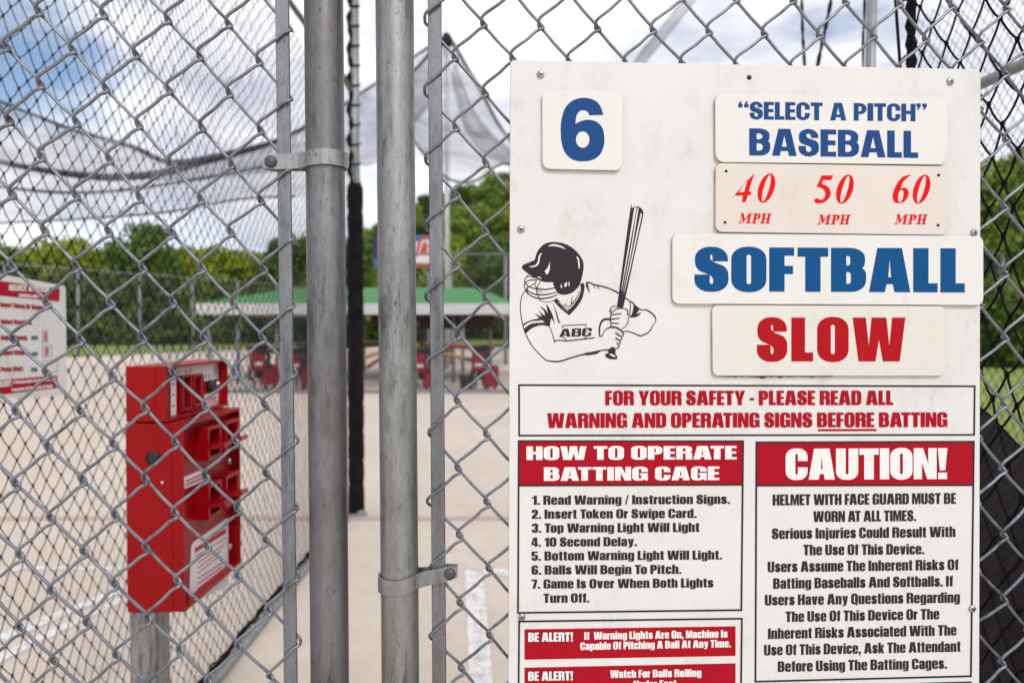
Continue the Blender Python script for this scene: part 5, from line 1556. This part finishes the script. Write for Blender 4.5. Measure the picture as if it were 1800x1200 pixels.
b = MB(); b.tube([p + V(q) for q in ((-.17, -.15, .38), (.17, -.15, .38), (.17, .15, .38), (-.17, .15, .38))], .012, 6, closed=True); b.build('rim', M['mdark'], t)
fn_ = thing('low_screen', 'low dark net screen along the concrete in front of the pitching machines', 'screen', (-4, 17.2, 0))
b = MB(); b.add([(-8.5, 17.3, 0.05), (1.5, 17.3, 0.05), (1.5, 17.3, 1.1), (-8.5, 17.3, 1.1)], [(0, 1, 2, 3)]); b.build('netting', M['net_low'], fn_)
b = MB(); b.tube([(-8.5, 17.3, .04), (1.5, 17.3, .04)], .045, 8); b.build('bottom_rail', M['grey_steel'], fn_, smooth=True)

# billboard
M['bb_blue'] = m_plain('billboard_blue', srgb(44, 100, 148), .5, 0, .1, 1)
M['bb_white'] = m_plain('billboard_white', (.72, .68, .70), .5, 0, .1, 1)
M['bb_red'] = m_plain('billboard_red', srgb(190, 58, 48), .5, 0, .1, 1)
M['bb_orange'] = m_plain('billboard_orange', srgb(176, 84, 44), .5, 0, .1, 1)
YB = 42.0
bb = thing('billboard', 'blue and white billboard with red script beyond the fence', 'billboard', tuple(gnd(710, 575 + 2000 / YB)))
bx = lambda k: (lambda x, y: at(x, y, YB - .02 * k))
b = MB(); a1, a2 = at(657, 413, YB), at(778, 470, YB); b.span((a1.x, YB, a2.z), (a2.x, YB + .5, a1.z)); brd = b.build('panel', M['bb_blue'], bb)
b = MB(); b.span((a1.x - .05, YB - .1, at(650, 452, YB).z), (at(661, 0, YB).x, YB - .01, a1.z + .1)); b.build('frame_side', M['mdark'], bb)
b = MB(); b.poly(spath([(690, 440), (715, 432), (735, 424), (757, 420), (777, 424), (777, 460), (735, 462), (700, 458)]), [], bx(1)); b.build('sky_swoosh', M['bb_white'], brd)
b = MB(); b.poly([(690, 461), (778, 463), (778, 470), (690, 468)], [], bx(2)); b.build('stripe', M['bb_orange'], brd)
b = MB()
ribbon(b, [(728, 452, 2), (732, 446, 5), (738, 424, 5), (745, 417, 4), (756, 419, 6), (764, 426, 4)], bx(3)); letter(b, 'kin', 737, 446, 772, 447, 21, bx(2), FACE, slant=.3, track=3)
b.build('lettering', M['bb_red'], brd)
for x in (680, 755):
    p = at(x, 560, YB + .2); b = MB(); b.tube([(p.x, YB + .25, 0), (p.x, YB + .25, a1.z)], .14, 8); b.build('post', M['grey_steel'], bb, smooth=True)

# ---------------------------------------------------------------- trees
def m_leaf(name, c0, c1, c2):
    m = Mt(name)
    oi = m.n('ShaderNodeObjectInfo')
    n = m.noise(m.co(), .55, 4, .7)
    g = m.n('ShaderNodeNewGeometry')
    base = m.ramp(n, [(.30, c0), (.52, c1), (.74, c2)])
    base = m.mix(m.ramp(g.outputs['Random Per Island'], [(0, BW(0)), (1, BW(.55))]), base, tuple(x * 1.7 for x in c1))
    base = m.mix(m.ramp(oi.outputs['Random'], [(0, BW(0)), (1, BW(.45))]), base, m.mix(1.0, base, (1.5, 1.25, .6, 1), 'MULTIPLY'))
    m.col(base); m.set(roughness=.6)
    tl = m.n('ShaderNodeBsdfTranslucent'); m.l(base, tl.inputs['Color'])
    mx = m.n('ShaderNodeMixShader'); mx.inputs[0].default_value = .35
    m.l(m.b.outputs[0], mx.inputs[1]); m.l(tl.outputs[0], mx.inputs[2])
    m.l(mx.outputs[0], m.t.nodes['Material Output'].inputs['Surface'])
    return m.m
M['leaf_dark'] = m_leaf('leaf_dark', (.026, .060, .010), (.080, .155, .020), (.17, .25, .04))
M['leaf_mid'] = m_leaf('leaf_mid', (.06, .115, .013), (.16, .26, .026), (.29, .36, .055))
M['leaf_lime'] = m_leaf('leaf_lime', (.09, .145, .012), (.24, .31, .028), (.38, .42, .06))
M['bark'] = m_plain('bark', (.09, .07, .055), .9, 0, .4, 5, .5)
def tree(label, h, r, leaf, nblob, nleaf, ls, seed, low=.18, name='tree', cat='tree', grp=None):
    t = thing(name, label, cat, (0, 0, 0), grp)
    rnd = np.random.RandomState(seed)
    b = MB()
    if name == 'tree':
        b.tube([(0, 0, 0), (.05 * r, .02, h * .25), (-.03 * r, .05, h * .5), (.06, 0, h * .8)], [.045 * r + .05, .04 * r + .04, .03 * r + .02, .02], 8)
        for k in range(5):
            a = k * 1.26 + seed; z0 = h * (.25 + .1 * k)
            b.tube([(0, 0, z0), (math.cos(a) * r * .4, math.sin(a) * r * .4, z0 + h * .1), (math.cos(a) * r * .75, math.sin(a) * r * .75, z0 + h * .2)], [.03 * r, .02 * r, .008 * r], 6)
        b.build('trunk', M['bark'], t, smooth=True)
    C, R = [], []
    for k in range(nblob):
        f = rnd.uniform(low, .93); prof = math.sin(math.pi * min(1, (f - low * .6) / (1 - low * .5)) ** .8) ** .7
        a = rnd.uniform(0, 2 * math.pi); d = r * prof * math.sqrt(rnd.uniform(.05, 1)) * .8
        C.append((math.cos(a) * d, math.sin(a) * d, f * h)); R.append(r * rnd.uniform(.22, .42))
    C, R = np.array(C), np.array(R)
    idx = rnd.randint(0, nblob, nleaf)
    d = rnd.normal(0, 1, (nleaf, 3)); d /= np.linalg.norm(d, axis=1)[:, None]
    rad = R[idx] * (rnd.uniform(.35, 1.08, nleaf) ** .6)
    P = C[idx] + d * rad[:, None] * np.array([1, 1, .8])
    P[:, 2] = np.maximum(P[:, 2], .1)
    nrm = d + rnd.normal(0, .6, (nleaf, 3)) + np.array([0, 0, .3]); nrm /= np.linalg.norm(nrm, axis=1)[:, None]
    u = np.cross(nrm, rnd.normal(0, 1, (nleaf, 3))); u /= np.linalg.norm(u, axis=1)[:, None]
    v = np.cross(nrm, u)
    s = ls * rnd.uniform(.6, 1.4, (nleaf, 1))
    vs = np.stack([P - u * s, P + v * s * .6 + nrm * s * .15, P + u * s, P - v * s * .6 + nrm * s * .15], 1).reshape(-1, 3)
    fs = np.arange(nleaf * 4).reshape(-1, 4)
    if name == 'tree': np_mesh('crown', vs, fs, M[leaf], t, smooth=False)
    else: np_mesh('foliage', vs, fs, M[leaf], t, smooth=False)
    return t
protos = {}
def put(kind, x, y, h, rz, label, grp, z=0):
    spec = {'dark': (8, 3.2, 'leaf_dark', 34, 5200, .19, 11), 'mid': (8, 3.4, 'leaf_mid', 32, 5200, .19, 22), 'lime': (8, 3.3, 'leaf_lime', 30, 5200, .19, 33),
            'bush': (3.2, 2.0, 'leaf_dark', 26, 3000, .11, 44), 'bush2': (3.2, 2.1, 'leaf_mid', 26, 3000, .11, 55)}[kind]
    if kind not in protos:
        isb = kind.startswith('bush')
        protos[kind] = tree('x', *spec[:2], spec[2], *spec[3:6], spec[6], low=.10 if isb else .16, name='bush' if isb else 'tree', cat='bush' if isb else 'tree')
        o = protos[kind]
    else: o = copy_tree(protos[kind])
    o.location = (x, y, z); o.rotation_euler.z = rz; k = h / spec[0]; o.scale = (k, k, k)
    prop(o, label, None, grp)
    return o
rnd = random.Random(12)
GL, GH, GR, GB = 'trees beyond the left fence', 'trees on the hill', 'trees on the right behind the board', 'bushes along the left fence'
hz_lab = {'dark': 'dark green', 'mid': 'mid green', 'lime': 'yellow-green'}
for px, top_, Y, kind, lab in [(-60, 430, 70, 'mid', 'mid green tree at the far left edge behind the small white sign'), (35, 428, 74, 'mid', 'mid green tree above the small white sign, low on the left'), (112, 412, 70, 'lime', 'yellow-green rounded tree rising right of the small white sign'),
        (185, 425, 76, 'mid', 'mid green tree behind the left fence, between yellow-green and dark crowns'), (258, 393, 68, 'dark', 'tallest dark green tree above the red box'), (318, 432, 75, 'lime', 'yellow-green low tree just right of the tallest dark one'),
        (382, 430, 70, 'lime', 'bright yellow-green tree above the left end of the green roof'), (445, 438, 74, 'lime', 'yellow-green tree left of the flat bar of the left panel'), (515, 416, 68, 'dark', 'dark green tree between the flat bar and the brownish post'), (580, 425, 70, 'mid', 'mid green tree hidden mostly by the brownish post')]:
    p = at(px, 500, Y)
    put(kind, p.x, Y, at(px, top_, Y).z, rnd.uniform(0, 6), lab, GL)
for px, top_, Y, kind, lab in [(-10, 436, 76, 'dark', 'dark green tree in the second row above the small white sign'), (75, 438, 78, 'dark', 'dark green tree in the second row right of the small white sign'), (150, 440, 77, 'mid', 'mid green tree in the second row beside the yellow-green rounded one'),
        (222, 436, 78, 'mid', 'mid green tree in the second row left of the tallest dark one'), (350, 440, 78, 'mid', 'mid green tree in the second row above the pavilion end'), (415, 440, 76, 'dark', 'dark green tree in the second row between bright yellow-green crowns'), (480, 436, 78, 'mid', 'mid green tree in the second row behind the flat bar')]:
    p = at(px, 500, Y)
    put(kind, p.x, Y, at(px, top_, Y).z, rnd.uniform(0, 6), lab, GL)
for i, (px, k, lab) in enumerate([(60, 'bush', 'dark bush beside the small white sign'), (125, 'bush', 'dark bush right of the small white sign, by the grass'), (175, 'bush', 'dark bush at the first grey fence post'), (225, 'bush2', 'lighter bush above the left end of the red box'), (280, 'bush', 'dark bush above the red box'), (330, 'bush', 'dark bush left of the pavilion end'),
        (385, 'bush2', 'lighter bush under the left end of the green roof'), (435, 'bush', 'dark bush under the pale fascia, left of the flat bar'), (490, 'bush', 'dark bush behind the flat bar under the roof'), (550, 'bush', 'dark bush behind the brownish post'), (640, 'bush2', 'lighter bush under the roof near the padded post'), (710, 'bush', 'dark bush behind the pale grey post'), (790, 'bush', 'dark bush under the roof behind the thin columns'), (860, 'bush', 'dark bush under the right end of the roof')]):
    Y = 66
    p = at(px, 500, Y); put(k, p.x, Y, rnd.uniform(5.2, 6.6), rnd.uniform(0, 6), lab, GB)
# hill with its wood
def hill_z(x, y):
    return 21.5 * math.exp(-((x - 10) / 34) ** 2) * (1 / (1 + math.exp(-(y - 92) / 9)))
b = MB()
n = 40
vs = [V((-70 + 165 * i / n, 58 + 100 * j / n, hill_z(-70 + 165 * i / n, 58 + 100 * j / n) - .25)) for i in range(n + 1) for j in range(n + 1)]
b.add(vs, [(i * (n + 1) + j, (i + 1) * (n + 1) + j, (i + 1) * (n + 1) + j + 1, i * (n + 1) + j + 1) for i in range(n) for j in range(n)])
prop(b.build('hill', M['grass'], None, smooth=True), kind='structure')
rows = [(64, 8.5, [650, 700, 745, 800, 850, 905]), (76, 8.5, [625, 672, 722, 770, 822, 876, 930]), (88, 9, [640, 690, 742, 792, 846, 900]), (99, 9, [660, 712, 765, 815, 866, 915]), (110, 8.5, [690, 735, 780, 828, 875, 920])]
words = ['at the foot of the hill', 'low on the hill', 'half way up the hill', 'high on the hill', 'on the hilltop']
for ri, (Y, h, xs) in enumerate(rows):
    for ci, px in enumerate(xs):
        kind = ['dark', 'mid', 'dark', 'mid', 'lime'][(ri * 2 + ci * 3) % 5]
        pl = ['left of the padded post', 'beside the padded post', 'behind the pale grey post', 'near the white pole', 'right of the white pole', 'at the edge of the white board', 'behind the board'][min(6, ci)]
        x = at(px, 500, Y).x + rnd.uniform(-.6, .6)
        put(kind, x, Y + rnd.uniform(-2, 2), h * rnd.uniform(.85, 1.15), rnd.uniform(0, 6), f'{hz_lab[kind]} tree {words[ri]}, {pl}', GH, hill_z(x, Y) - .2)
for px, top_, Y, kind, lab in [(1735, 300, 34, 'mid', 'mid green tree at the right edge of the board'), (1785, 268, 38, 'lime', 'yellow-green tree at the right edge of the picture'), (1840, 290, 36, 'dark', 'dark green tree past the right edge'), (1690, 330, 40, 'lime', 'yellow-green tree hidden behind the right part of the board'),
        (1560, 380, 52, 'mid', 'mid green tree hidden behind the board'), (1420, 390, 56, 'dark', 'dark green tree hidden behind the board')]:
    p = at(px, 500, Y); put(kind, p.x, Y, at(px, top_, Y).z, rnd.uniform(0, 6), lab, GR)
for px, Y, k, lab in [(1740, 29, 'bush', 'dark bush low at the right edge of the board'), (1795, 29, 'bush2', 'lighter bush low at the right edge of the picture'), (1850, 28, 'bush', 'dark bush past the right edge'), (1690, 30, 'bush2', 'lighter bush hidden behind the right part of the board')]:
    p = at(px, 500, Y); put(k, p.x, Y, 3.4, rnd.uniform(0, 6), lab, 'bushes on the right')
